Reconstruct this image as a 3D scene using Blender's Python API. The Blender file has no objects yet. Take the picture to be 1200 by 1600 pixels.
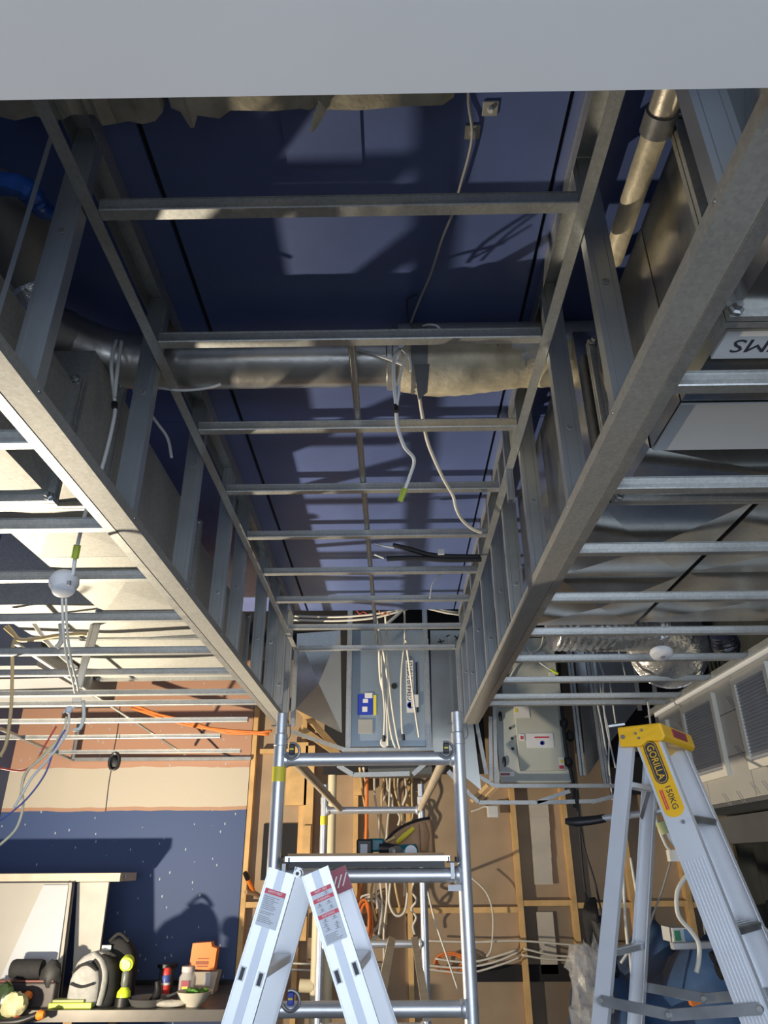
import bpy, math, random
from mathutils import Vector, Matrix, Euler
random.seed(7)
scene = bpy.context.scene
COL = scene.collection
ZC = 1.6                                  # camera height; shapes below are written relative to the camera

# ------------------------------------------------------------------ camera
FPX, PITCH, YAW, ROLL = 1115.0, math.radians(26.27), math.radians(.67), math.radians(-.376)
cp, sp, cy, sy = math.cos(PITCH), math.sin(PITCH), math.cos(YAW), math.sin(YAW)
FWD = Vector((-sy*cp, cy*cp, sp)); _r = Vector((cy, sy, 0)); _u = _r.cross(FWD)
RIGHT = _r*math.cos(ROLL)+_u*math.sin(ROLL); UP = -_r*math.sin(ROLL)+_u*math.cos(ROLL)
cam = bpy.data.cameras.new('camera'); camo = bpy.data.objects.new('camera', cam); COL.objects.link(camo)
cam.sensor_fit = 'VERTICAL'; cam.sensor_height = 24; cam.lens = FPX/1600*24
cam.clip_start = .02; cam.clip_end = 100
camo.matrix_world = Matrix(((RIGHT.x, UP.x, -FWD.x, 0), (RIGHT.y, UP.y, -FWD.y, 0), (RIGHT.z, UP.z, -FWD.z, ZC), (0, 0, 0, 1)))
scene.camera = camo

# ------------------------------------------------------------------ light
scene.view_settings.view_transform = 'Standard'; scene.view_settings.look = 'None'
scene.view_settings.gamma = 1; scene.view_settings.use_curve_mapping = False
scene.view_settings.exposure = 0.38
w = bpy.data.worlds.new('daylight'); scene.world = w; w.use_nodes = True
w.node_tree.nodes['Background'].inputs[0].default_value = (.60, .75, 1, 1)
w.node_tree.nodes['Background'].inputs[1].default_value = .33
def lamp(name, kind, loc, energy, color, size=.2, target=None, sizey=None):
    l = bpy.data.lights.new(name, kind); o = bpy.data.objects.new(name, l); COL.objects.link(o)
    o.location = (loc[0], loc[1], loc[2]+ZC); l.energy = energy; l.color = color
    if kind == 'AREA':
        l.size = size
        if sizey: l.shape = 'RECTANGLE'; l.size_y = sizey
    elif kind == 'SPOT':
        l.shadow_soft_size = size; l.spot_size = math.radians(150); l.spot_blend = .4
    else: l.shadow_soft_size = size
    if target:
        d = Vector(target)-Vector(loc); o.rotation_euler = d.to_track_quat('-Z', 'Y').to_euler()
    return o
WARM = (1, .86, .64)
wl_ = lamp('work_light', 'AREA', (-2.73, 4.32, -.85), 165, WARM, .10, (-2.28, 4.50, .15)); wl_.data.shape = 'DISK'      # flood head facing up
lamp('shopfront_daylight', 'AREA', (.3, -2.6, -.1), 130, (.74, .85, 1), 4.5, (0, 2, .5), 2.2)

# ------------------------------------------------------------------ measuring helpers
def ray(x, y): return RIGHT*((x-600)/FPX)+UP*((800-y)/FPX)+FWD
def P(x, y, Y): v = ray(x, y); return v*(Y/v.y)
def PZ(x, y, z): v = ray(x, y); return v*(z/v.z)
def PX(x, y, X): v = ray(x, y); return v*(X/v.x)
V = Vector

# ------------------------------------------------------------------ materials
MATS = {}
def mat(name, col, rough=.6, metal=0., var=.12, scale=6., bump=0., bscale=60., emit=None, spec=.5, alpha=None, spangle=0, coat=0, rvar=0.):
    if name in MATS: return MATS[name]
    m = bpy.data.materials.new(name); m.use_nodes = True; nt = m.node_tree; b = nt.nodes['Principled BSDF']
    b.inputs['Roughness'].default_value = rough; b.inputs['Metallic'].default_value = metal
    b.inputs['Specular IOR Level'].default_value = spec
    tc = nt.nodes.new('ShaderNodeTexCoord')
    n = nt.nodes.new('ShaderNodeTexNoise'); n.inputs['Scale'].default_value = scale; n.inputs['Detail'].default_value = 5
    nt.links.new(tc.outputs['Object'], n.inputs['Vector'])
    rp = nt.nodes.new('ShaderNodeValToRGB')
    rp.color_ramp.elements[0].position = .3; rp.color_ramp.elements[1].position = .7
    rp.color_ramp.elements[0].color = tuple(c*(1-var) for c in col)+(1,); rp.color_ramp.elements[1].color = tuple(min(1, c*(1+var)) for c in col)+(1,)
    nt.links.new(n.outputs['Fac'], rp.inputs['Fac']); out = rp.outputs['Color']
    if spangle:
        vo = nt.nodes.new('ShaderNodeTexVoronoi'); vo.inputs['Scale'].default_value = spangle
        nt.links.new(tc.outputs['Object'], vo.inputs['Vector'])
        mx = nt.nodes.new('ShaderNodeMixRGB'); mx.blend_type = 'OVERLAY'; mx.inputs[0].default_value = .12
        bw = nt.nodes.new('ShaderNodeRGBToBW'); nt.links.new(vo.outputs['Color'], bw.inputs[0])
        nt.links.new(out, mx.inputs[1]); nt.links.new(bw.outputs[0], mx.inputs[2]); out = mx.outputs[0]
    nt.links.new(out, b.inputs['Base Color'])
    if rvar:
        mr = nt.nodes.new('ShaderNodeMapRange'); mr.inputs['To Min'].default_value = rough-rvar; mr.inputs['To Max'].default_value = rough+rvar
        nt.links.new(n.outputs['Fac'], mr.inputs['Value']); nt.links.new(mr.outputs[0], b.inputs['Roughness'])
    if bump:
        n2 = nt.nodes.new('ShaderNodeTexNoise'); n2.inputs['Scale'].default_value = bscale; n2.inputs['Detail'].default_value = 4
        nt.links.new(tc.outputs['Object'], n2.inputs['Vector'])
        bp = nt.nodes.new('ShaderNodeBump'); bp.inputs['Strength'].default_value = bump; bp.inputs['Distance'].default_value = .01
        nt.links.new(n2.outputs['Fac'], bp.inputs['Height']); nt.links.new(bp.outputs[0], b.inputs['Normal'])
    if emit: b.inputs['Emission Color'].default_value = col+(1,); b.inputs['Emission Strength'].default_value = emit
    if alpha is not None:
        b.inputs['Alpha'].default_value = alpha
    if coat: b.inputs['Coat Weight'].default_value = coat
    MATS[name] = m; return m
GALV = mat('galvanised', (.50, .51, .50), .48, .90, .06, 14, .015, 150, spangle=130, rvar=.05)
TRACK = mat('track_steel', (.40, .40, .385), .6, .6, .05, 8, .01, 120, spangle=130)
STUDM = mat('stud_steel', (.50, .53, .55), .40, .85, .06, 5, rvar=.05)
DUCT = mat('duct_sheet', (.56, .56, .54), .23, .97, .08, 2.2, .03, 5, spangle=110, rvar=.06)
DUCTW = mat('duct_bright', (.40, .40, .38), .58, .55, .05, 3, .02, 8, spangle=110, rvar=.05)
PIPED = mat('spiral_duct', (.52, .51, .49), .33, .85, .15, 9, .12, 30, rvar=.1)
FOIL = mat('foil', (.78, .78, .77), .30, .80, .1, 20, .7, 45, rvar=.08)
ALU = mat('aluminium', (.76, .78, .82), .36, .72, .06, 10, .03, 80, rvar=.06)
ALUW = mat('pale_aluminium', (.72, .74, .78), .42, .35, .04, 8)
ALUB = mat('stripe_aluminium', (.55, .59, .66), .5, .3, .04, 8)
WHITE = mat('white_paint', (.74, .75, .77), .6, 0, .02, 4)
BLUEC = mat('blue_soffit_paint', (.098, .140, .335), .36, 0, .12, 3, .05, 40)
BLACK = mat('black_plastic', (.012, .012, .014), .45, 0, .2, 10)
RUBBER = mat('black_rubber', (.02, .02, .022), .6, 0, .2, 10)
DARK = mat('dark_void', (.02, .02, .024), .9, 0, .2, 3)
DGREY = mat('dark_grey_panel', (.10, .105, .11), .6, 0, .15, 4)
PVC = mat('white_cable', (.80, .77, .68), .45, 0, .08, 12)
PVCG = mat('grey_white_cable', (.72, .72, .72), .4, 0, .06, 12)
ORANGE = mat('orange_cable', (.85, .24, .05), .5, 0, .1, 10)
REDC = mat('red_cable', (.6, .07, .05), .5, 0, .1, 10)
BLUEW = mat('blue_cable', (.10, .14, .42), .5, 0, .1, 10)
TAN = mat('tan_cable', (.72, .54, .28), .5, 0, .1, 10)
TIMBER = mat('pine', (.74, .47, .20), .65, 0, .22, 5, .1, 40)
TIMBERD = mat('old_pine', (.40, .26, .14), .7, 0, .25, 5, .1, 40)
BOARD = mat('brown_board', (.43, .315, .21), .85, 0, .14, 2.5, .03, 30)
BOARDD = mat('shaded_brown_board', (.26, .205, .155), .85, 0, .14, 2.5, .03, 30)  # same board as BOARD, its dimmer light painted into the colour
PAPER = mat('pale_paper', (.62, .56, .48), .8, 0, .1, 5)
YEL = mat('yellow_plastic', (.90, .50, .02), .4, 0, .05, 8)
YLAB = mat('yellow_label', (.80, .68, .05), .45, 0, .06, 8)
LIME = mat('lime_plastic', (.62, .80, .04), .35, 0, .06, 8)
LIMET = mat('green_tape', (.45, .55, .06), .5, 0, .2, 30)
RED = mat('red_plastic', (.72, .06, .05), .4, 0, .06, 8)
MAROON = mat('maroon_print', (.30, .03, .06), .4, 0, .1, 20)
REDP = mat('red_print', (.62, .05, .09), .5, 0, .05, 20)
INK = mat('ink', (.04, .04, .05), .6, 0, .1, 20)
INKG = mat('grey_ink', (.30, .31, .34), .6, 0, .1, 20)
LABEL = mat('label_white', (.78, .78, .78), .5, 0, .03, 20)
LABELG = mat('label_grey', (.56, .60, .66), .5, 0, .04, 20)
BLUEP = mat('blue_print', (.02, .05, .45), .4, 0, .1, 20)
ORNG = mat('orange_plastic', (.95, .25, .03), .45, 0, .06, 8)
BEIGE = mat('cabinet_grey', (.53, .54, .47), .5, 0, .04, 6)
BEIGEF = mat('cabinet_frame_grey', (.46, .49, .47), .5, 0, .05, 6)
GLASSJ = mat('jar_glass', (.62, .60, .58), .15, 0, .06, 12, alpha=.6)
CLEAR = mat('clear_film', (.70, .68, .66), .2, 0, .2, 14, .8, 25, alpha=.32)
TARP = mat('blue_sheet', (.045, .10, .22), .5, 0, .35, 4, .5, 9)
GREYF = mat('grey_fabric', (.36, .36, .35), .9, 0, .12, 30, .3, 160)
BLACKF = mat('black_fabric', (.016, .016, .018), .85, 0, .2, 30, .3, 160)
LEATHER = mat('tan_leather', (.50, .29, .15), .6, 0, .25, 9, .3, 40)
TEAL = mat('teal_plastic', (.0, .13, .17), .4, 0, .1, 10)
STEELD = mat('dull_steel', (.34, .35, .36), .45, .8, .15, 12, rvar=.08)
INSUL = mat('insulation', (.42, .38, .29), .9, 0, .35, 8, 1., 22)
LAG = mat('cream_lagging', (.62, .55, .40), .55, .2, .30, 11, .5, 28)
LAGS = mat('silver_lagging', (.62, .62, .62), .35, .7, .12, 8, .3, 30)
TAPE = mat('grey_tape', (.15, .155, .16), .5, .1, .2, 9, .2, 30)
BLUEPL = mat('blue_film', (.02, .10, .42), .35, 0, .25, 9, .3, 30)
BENCH = mat('bench_top', (.10, .095, .09), .45, 0, .3, 8)
BENCHE = mat('bench_edge', (.13, .12, .11), .45, .4, .1, 8)
CREAM = mat('cream_pipe', (.80, .70, .48), .5, 0, .05, 8)
CONC = mat('concrete', (.075, .073, .07), .85, 0, .15, 2.5, .1, 30)
GRILLE = mat('grille_grey', (.46, .48, .52), .5, .2, .04, 8)
GFRAME = mat('grille_frame', (.74, .71, .62), .5, 0, .04, 8)
PANELG = mat('wrapped_panel', (.50, .49, .46), .4, .2, .06, 3)
CURTAIN = mat('dark_curtain', (.055, .06, .055), .85, 0, .3, 4)
GREEN = mat('green_leaf', (.10, .28, .04), .6, 0, .3, 60)
CERAM = mat('cream_ceramic', (.66, .62, .52), .3, 0, .05, 8)

def wall_paint():
    m = bpy.data.materials.new('banded_wall_paint'); m.use_nodes = True; nt = m.node_tree; b = nt.nodes['Principled BSDF']
    b.inputs['Roughness'].default_value = .6
    tc = nt.nodes.new('ShaderNodeTexCoord'); sx = nt.nodes.new('ShaderNodeSeparateXYZ'); nt.links.new(tc.outputs['Object'], sx.inputs[0])
    n = nt.nodes.new('ShaderNodeTexNoise'); n.inputs['Scale'].default_value = 3; n.inputs['Detail'].default_value = 6
    nt.links.new(tc.outputs['Object'], n.inputs['Vector'])
    ma = nt.nodes.new('ShaderNodeMath'); ma.operation = 'MULTIPLY_ADD'; ma.inputs[1].default_value = .05
    nt.links.new(n.outputs['Fac'], ma.inputs[0]); nt.links.new(sx.outputs['Z'], ma.inputs[2])
    mr = nt.nodes.new('ShaderNodeMapRange'); mr.inputs['From Min'].default_value = 0; mr.inputs['From Max'].default_value = 4.0
    nt.links.new(ma.outputs[0], mr.inputs['Value'])
    rp = nt.nodes.new('ShaderNodeValToRGB'); rp.color_ramp.interpolation = 'CONSTANT'
    e = rp.color_ramp.elements; e[0].position = 0; e[0].color = (.060, .100, .235, 1)
    e[1].position = 2.075/4; e[1].color = (.50, .29, .19, 1)
    for pz, c in ((2.10/4, (.62, .55, .44)), (2.445/4, (.54, .30, .20))):
        k = e.new(pz); k.color = c+(1,)
    nt.links.new(mr.outputs[0], rp.inputs['Fac'])
    # paint chips
    mp = nt.nodes.new('ShaderNodeMapping'); mp.inputs['Scale'].default_value = (24, 24, 11); nt.links.new(tc.outputs['Object'], mp.inputs[0])
    vo = nt.nodes.new('ShaderNodeTexVoronoi'); vo.inputs['Scale'].default_value = 1; vo.inputs['Randomness'].default_value = 1
    nt.links.new(mp.outputs[0], vo.inputs['Vector'])
    lt = nt.nodes.new('ShaderNodeMath'); lt.operation = 'LESS_THAN'; lt.inputs[1].default_value = .13; nt.links.new(vo.outputs['Distance'], lt.inputs[0])
    wn = nt.nodes.new('ShaderNodeSeparateColor'); nt.links.new(vo.outputs['Color'], wn.inputs[0])
    gt = nt.nodes.new('ShaderNodeMath'); gt.operation = 'GREATER_THAN'; gt.inputs[1].default_value = .6; nt.links.new(wn.outputs[0], gt.inputs[0])
    mu = nt.nodes.new('ShaderNodeMath'); mu.operation = 'MULTIPLY'; nt.links.new(lt.outputs[0], mu.inputs[0]); nt.links.new(gt.outputs[0], mu.inputs[1])
    mx = nt.nodes.new('ShaderNodeMixRGB'); nt.links.new(mu.outputs[0], mx.inputs[0]); nt.links.new(rp.outputs[0], mx.inputs[1]); mx.inputs[2].default_value = (.50, .53, .60, 1)
    nt.links.new(mx.outputs[0], b.inputs['Base Color'])
    return m
WALLP = wall_paint()

# ------------------------------------------------------------------ mesh builder
class MB:
    def __init__(s): s.v = []; s.f = []
    def add(s, vs, fs):
        k = len(s.v); s.v += [V(p) for p in vs]; s.f += [tuple(i+k for i in f) for f in fs]; return s
    def box(s, a, b):
        x0, x1 = sorted((a[0], b[0])); y0, y1 = sorted((a[1], b[1])); z0, z1 = sorted((a[2], b[2]))
        return s.add([(x0,y0,z0),(x1,y0,z0),(x1,y1,z0),(x0,y1,z0),(x0,y0,z1),(x1,y0,z1),(x1,y1,z1),(x0,y1,z1)],
                     [(0,3,2,1),(4,5,6,7),(0,1,5,4),(1,2,6,5),(2,3,7,6),(3,0,4,7)])
    def hexa(s, p): return s.add(p, [(0,3,2,1),(4,5,6,7),(0,1,5,4),(1,2,6,5),(2,3,7,6),(3,0,4,7)])
    def sweep(s, a, b, prof, u, v):
        a, b, u, v = V(a), V(b), V(u), V(v); n = len(prof)
        r = [a+u*p[0]+v*p[1] for p in prof]+[b+u*p[0]+v*p[1] for p in prof]
        return s.add(r, [(i, (i+1) % n, n+(i+1) % n, n+i) for i in range(n)]+[tuple(range(n))[::-1], tuple(range(n, 2*n))])
    def beam(s, a, b, wd, h, up=(0, 0, 1), c=0):
        a, b = V(a), V(b); d = (b-a).normalized(); up = V(up); side = d.cross(up).normalized(); up = side.cross(d).normalized()
        x, y = wd/2, h/2
        if c: pr = [(-x+c,-y),(x-c,-y),(x,-y+c),(x,y-c),(x-c,y),(-x+c,y),(-x,y-c),(-x,-y+c)]
        else: pr = [(-x,-y),(x,-y),(x,y),(-x,y)]
        return s.sweep(a, b, pr, side, up)
    def tube(s, pts, r, n=10, smooth=6, ripple=0, squash=1.):
        pts = [V(p) for p in pts]
        rs = r if isinstance(r, (list, tuple)) else None
        if smooth and len(pts) > 2:
            q = []; qr = []
            for i in range(len(pts)-1):
                p0 = pts[max(i-1, 0)]; p1 = pts[i]; p2 = pts[i+1]; p3 = pts[min(i+2, len(pts)-1)]
                for k in range(smooth):
                    t = k/smooth
                    q.append(.5*((2*p1)+(p2-p0)*t+(2*p0-5*p1+4*p2-p3)*t*t+(3*p1-p0-3*p2+p3)*t**3))
                    if rs: qr.append(rs[i]*(1-t)+rs[i+1]*t)
            q.append(pts[-1]); pts = q
            if rs: rs = qr+[rs[-1]]
        vs = []; fs = []; ref = None; m = len(pts)
        for i, p in enumerate(pts):
            t = (pts[min(i+1, m-1)]-pts[max(i-1, 0)]).normalized()
            if ref is None: ref = t.orthogonal().normalized()
            ref = (ref-t*ref.dot(t)).normalized(); bi = t.cross(ref)
            rr = (rs[i] if rs else r)*(1+(ripple if i % 2 else -ripple))
            for k in range(n):
                an = 2*math.pi*k/n; vs.append(p+ref*rr*math.cos(an)+bi*rr*math.sin(an)*squash)
        for i in range(m-1):
            for k in range(n): fs.append((i*n+k, i*n+(k+1) % n, (i+1)*n+(k+1) % n, (i+1)*n+k))
        fs.append(tuple(range(n))[::-1]); fs.append(tuple(range((m-1)*n, m*n)))
        return s.add(vs, fs)
    def lathe(s, c, prof, n=20, axis=(0, 0, 1)):
        c = V(c); ax = V(axis).normalized(); u = ax.orthogonal().normalized(); w_ = ax.cross(u); vs = []; fs = []
        for r, h in prof:
            for k in range(n):
                an = 2*math.pi*k/n; vs.append(c+ax*h+(u*math.cos(an)+w_*math.sin(an))*r)
        for i in range(len(prof)-1):
            for k in range(n): fs.append((i*n+k, i*n+(k+1) % n, (i+1)*n+(k+1) % n, (i+1)*n+k))
        fs.append(tuple(range(n))[::-1]); fs.append(tuple(range((len(prof)-1)*n, len(prof)*n)))
        return s.add(vs, fs)
    def prism(s, poly, d):
        d = V(d); n = len(poly); poly = [V(p) for p in poly]
        return s.add(poly+[p+d for p in poly], [(i, (i+1) % n, n+(i+1) % n, n+i) for i in range(n)]+[tuple(range(n))[::-1], tuple(range(n, 2*n))])
    def blob(s, c, r, n=14, m=9, jit=0.):
        vs = []; fs = []; c = V(c)
        for i in range(m+1):
            th = math.pi*i/m
            for k in range(n):
                ph = 2*math.pi*k/n; j = 1+random.uniform(-jit, jit)
                vs.append(c+V((r[0]*math.sin(th)*math.cos(ph), r[1]*math.sin(th)*math.sin(ph), r[2]*math.cos(th)))*j)
        for i in range(m):
            for k in range(n): fs.append((i*n+k, (i+1)*n+k, (i+1)*n+(k+1) % n, i*n+(k+1) % n))
        return s.add(vs, fs)
    def build(s, name, m, parent=None, label=None, cat=None, group=None, kind=None, smooth=False, bevel=0):
        lo = V((min(p.x for p in s.v), min(p.y for p in s.v), min(p.z for p in s.v))); hi = V((max(p.x for p in s.v), max(p.y for p in s.v), max(p.z for p in s.v)))
        org = V(((lo.x+hi.x)/2, (lo.y+hi.y)/2, lo.z))
        me = bpy.data.meshes.new(name); me.from_pydata([p-org for p in s.v], [], s.f); me.update()
        import bmesh
        bm = bmesh.new(); bm.from_mesh(me); bmesh.ops.recalc_face_normals(bm, faces=bm.faces)
        if bevel: bmesh.ops.bevel(bm, geom=[e for e in bm.edges if e.calc_face_angle(0) > .5], offset=bevel, segments=2, affect='EDGES', profile=.5)
        bm.to_mesh(me); bm.free()
        if smooth:
            for p in me.polygons: p.use_smooth = True
            if smooth != 'full':
                try: me.set_sharp_from_angle(angle=math.radians(40))
                except Exception: pass
        me.materials.append(m)
        o = bpy.data.objects.new(name, me); COL.objects.link(o); return place(o, org, parent, label, cat, group, kind)
ORG = {}
def place(o, org, parent, label=None, cat=None, group=None, kind=None):
    ORG[o.name] = V(org)
    if parent: o.parent = parent; o.location = V(org)-ORG[parent.name]
    else: o.location = (org[0], org[1], org[2]+ZC)
    tag(o, label, cat, group, kind); return o
def tag(o, label=None, cat=None, group=None, kind=None):
    if label: o['label'] = label
    if cat: o['category'] = cat
    if group: o['group'] = group
    if kind: o['kind'] = kind
def thing(name, org, label=None, cat=None, group=None, kind=None):
    o = bpy.data.objects.new(name, None); o.empty_display_size = .05; COL.objects.link(o)
    return place(o, org, None, label, cat, group, kind)
def bx(name, a, b, m, parent=None, **k): return MB().box(a, b).build(name, m, parent, **k)
def text(body, size, c, right, up, m, parent, name='lettering', fit=None, shear=0):
    cu = bpy.data.curves.new('t', 'FONT'); cu.body = body; cu.size = size; cu.align_x = 'CENTER'; cu.align_y = 'CENTER'; cu.extrude = .0006; cu.resolution_u = 3
    ob = bpy.data.objects.new('t', cu); COL.objects.link(ob); bpy.context.view_layer.update()
    me = bpy.data.meshes.new_from_object(ob.evaluated_get(bpy.context.evaluated_depsgraph_get()))
    vs = [p.co.copy() for p in me.vertices]; fs = [tuple(p.vertices) for p in me.polygons]
    bpy.data.objects.remove(ob); bpy.data.curves.remove(cu); bpy.data.meshes.remove(me)
    R_, U_ = V(right).normalized(), V(up).normalized(); N_ = R_.cross(U_)
    k = 1
    if fit: wd = max(p.x for p in vs)-min(p.x for p in vs); k = fit/wd
    mb = MB(); mb.add([V(c)+R_*p.x*k+U_*p.y+N_*p.z for p in vs], fs)
    return mb.build(name, m, parent)
def C_(W, F, t=.0012): return [(0,0),(W*.2,0),(W*.22,.0015),(W*.24,0),(W*.76,0),(W*.78,.0015),(W*.8,0),(W,0),(W,F),(W-.008,F),(W-.008,F-t),(W-t,F-t),(W-t,t+.001),(t,t+.001),(t,F-t),(.008,F-t),(.008,F),(0,F)]
def U_(W, F, t=.0012): return [(0,0),(W,0),(W,F),(W-t,F),(W-t,t),(t,t),(t,F),(0,F)]
def HAT(wd, h, l=.009, t=.0012):
    a = wd/2; return [(-a-l,h),(-a-l,h-t),(-a,h-t),(-a+.002,.003),(-a+.004,0),(a-.004,0),(a-.002,.003),(a,h-t),(a+l,h-t),(a+l,h),(a-t,h),(a-t,t+.002),(-a+t,t+.002),(-a+t,h)]
def ANG(a, b, t=.0014): return [(0,0),(a,0),(a,t),(t,t),(t,b),(0,b)]
X3, Y3, Z3 = V((1,0,0)), V((0,1,0)), V((0,0,1))
ORD = ['first', 'second', 'third', 'fourth', 'fifth', 'sixth', 'seventh', 'eighth', 'ninth', 'tenth', 'eleventh', 'twelfth']

# =================================================================== SETTING
H1, H2, HS = .888, 1.445, 1.735
bx('floor', (-3.7, -3.2, -1.7), (3.2, 7.6, -1.6), CONC, kind='structure')
sof = bx('ceiling', (-3.7, .3, HS+.012), (3.2, 5.22, HS+.14), DARK, kind='structure')
for x0, x1 in ((-3.62, -.655), (-.64, .462), (.474, 2.95)):          # painted ceiling sheets with open joints
    for y0, y1 in ((.32, 2.60), (2.604, 5.2)):
        bx('ceiling_sheet', (x0, y0, HS), (x1, y1, HS+.014), BLUEC, sof)
a = PZ(450, 258, HS); b = PZ(562, 160, HS)
bx('hatch_sheet', (a.x, a.y, HS-.008), (b.x, b.y, HS+.002), BLUEC, sof)
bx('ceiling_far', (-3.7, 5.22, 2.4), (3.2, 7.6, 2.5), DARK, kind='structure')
bx('wall_left', (-3.75, -3.2, -1.6), (-3.62, 7.5, 2.4), mat('shaded_navy_wall', (.05, .07, .15), .6), kind='structure')  # shade on the navy wall is mixed into this colour
bx('wall_right', (3.05, -3.2, -1.6), (3.15, 7.5, 2.4), CURTAIN, kind='structure')
# white soffit edge overhead, close to the camera
mb = MB(); pr = [(.568, .870), (.572, .876), (.572, 1.10), (-3.0, 1.10), (-3.0, .870)]
mb.sweep((-2.6, 0, 0), (2.6, .01, 0), pr, Y3, Z3); mb.build('ceiling_front', WHITE, kind='structure')

# back wall: painted sheet on the left, stripped timber frame on the right
wl = bx('wall_back', (-3.62, 7.05, -1.6), (-1.36, 7.10, 2.4), WALLP, kind='structure')
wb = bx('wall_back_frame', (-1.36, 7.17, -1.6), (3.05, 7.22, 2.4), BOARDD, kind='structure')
studs_x = [-1.334, -.86, -.36, .12, 1.08, 1.545, 2.06, 2.54]
px_ = -1.36
for i, x in enumerate(studs_x+[3.05]):
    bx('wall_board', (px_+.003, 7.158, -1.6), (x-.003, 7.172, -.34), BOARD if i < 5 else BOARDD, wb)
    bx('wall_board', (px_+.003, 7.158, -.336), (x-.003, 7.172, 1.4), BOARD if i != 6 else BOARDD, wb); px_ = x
for i, x in enumerate(studs_x):
    bx('timber_stud', (x-.022, 7.06, -1.6), (x+.022, 7.156, 1.5), TIMBER, wb)
    x2 = studs_x[i+1] if i+1 < len(studs_x) else 3.05
    z = [-.31, -.30, -.36, -.36, -.31, -.33, -.32, -.33][i]
    bx('nogging', (x+.0225, 7.065, z-.022), (x2-.0225, 7.15, z+.022), TIMBER, wb)
bx('nogging', (-1.277, 7.065, .95), (-.883, 7.15, .99), TIMBER, wb)
for q0, q1, yy in (((450, 1160), (478, 1258), 7.0), ((478, 1165), (486, 1340), 7.0), ((473, 1290), (484, 1336), 6.97), ((467, 1432), (478, 1470), 7.0), ((553, 1210), (566, 1242), 6.99)):
    A, B = P(*q0, yy), P(*q1, yy); bx('timber_block', (A.x, yy, A.z), (B.x, 7.06, B.z), TIMBER, wb)
A, B = P(412, 1287, 7.12), P(466, 1375, 7.12); bx('wall_opening', (A.x, 7.135, A.z), (B.x, 7.156, B.z), DARK, wb)
mb = MB()
for k in range(6):
    A, B = P(826+k*1.5, 1256+k*21, 7.13), P(858+k*1.2, 1256+(k+1)*21, 7.13)
    mb.box((A.x, 7.120-.004*(k % 2), A.z), (B.x, 7.132, B.z))
mb.build('paper_strip', PAPER, wb)
A, B = P(838, 1425, 7.13), P(873, 1522, 7.13); bx('paper_strip', (A.x, 7.13, A.z), (B.x, 7.14, B.z), PAPER, wb)
A, B = P(735, 1508, 7.12), P(905, 1534, 7.12); bx('black_strip', (A.x, 7.13, A.z), (B.x, 7.156, B.z), DARK, wb)
# dark folded curtain along the right
mb = MB(); n = 46
top = []; 
for k in range(n+1):
    yy = 3.2+k*(3.6/n); top.append((2.955+.045*math.sin(k*1.9)+.02*math.sin(k*.8), yy))
pl = [V((x, y, -1.58)) for x, y in top]+[V((x+.02, y, -1.58)) for x, y in reversed(top)]
mb.prism(pl, (0, 0, 1.9)); mb.build('curtain', CURTAIN, label='dark hanging curtain in folds behind the yellow-capped stepladder', cat='curtain', smooth='full')

# =================================================================== STEEL BULKHEAD FRAMES
def bulkhead(side, xi, xo, ys, label):
    root = thing('bulkhead_frame', ((xi+xo)/2, 2.7, H1), label, 'wall frame', 'steel bulkhead frames')
    x0, x1 = min(xi, xo), max(xi, xo)
    MB().sweep((x0, .12, H1), (x0, 5.22, H1), U_(x1-x0, .032), X3, Z3).build('bottom_track', TRACK, root)
    MB().sweep((x0-.001, .32, HS-.001), (x0-.001, 5.2, HS-.001), U_(x1-x0+.002, .062), X3, -Z3).build('top_track', GALV, root)
    for i, y in enumerate(ys):
        st = MB().sweep((x0+.0016, y, H1+.003), (x0+.0016, y, HS-.004), C_(x1-x0-.0032, .036), X3, Y3).build('stud', STUDM, root)
        zs = ((1.36, 1.34, 1.415, 1.093, 1.25, 1.174, 1.28, 1.1, 1.2) if side == 'l' else (1.5, 1.281, 1.162, 1.22, 1.08, 1.2, 1.1, 1.3, 1.15, 1.25))[i:i+1]
        for z in zs:
            h = MB(); c = V(((xi+xo)/2, y+.0005, z))
            h.lathe(c, [(.0095, 0), (.0110, .0025), (.0078, .003), (.0074, -.001)], 14, (0, -1, 0))
            r = h.build('hole_rim', GALV, st); MB().lathe(c, [(.0072, 0), (.0072, .0008)], 12, (0, -1, 0)).build('stud_hole', STEELD, st)
        for z in (H1+.018, HS-.05):
            MB().lathe((xi, y+.018, z), [(.0042, 0), (.0036, .0022)], 8, (1 if side == 'l' else -1, 0, 0)).build('screw', STEELD, st)
    return root
LXI, LXO, RXI, RXO = -.747, -.813, .500, .566
YL = [1.22, 1.84, 2.43, 3.0, 3.36, 4.0, 4.45, 4.85, 5.16]
YR = [.76, 1.33, 1.80, 2.39, 2.9, 3.32, 3.8, 4.3, 4.78, 5.16]
bl = bulkhead('l', LXI, LXO, YL, 'left run of galvanised hanging studs and track beside the raised ceiling')
br = bulkhead('r', RXI, RXO, YR, 'right run of galvanised hanging studs and track beside the raised ceiling')
A = P(815, 690, 2.55); MB().sweep((.47, 2.55, 1.31), (.47, 2.55, HS-.02), C_(.028, .03), X3, Y3).build('hanger_stud', STUDM, br)

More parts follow.
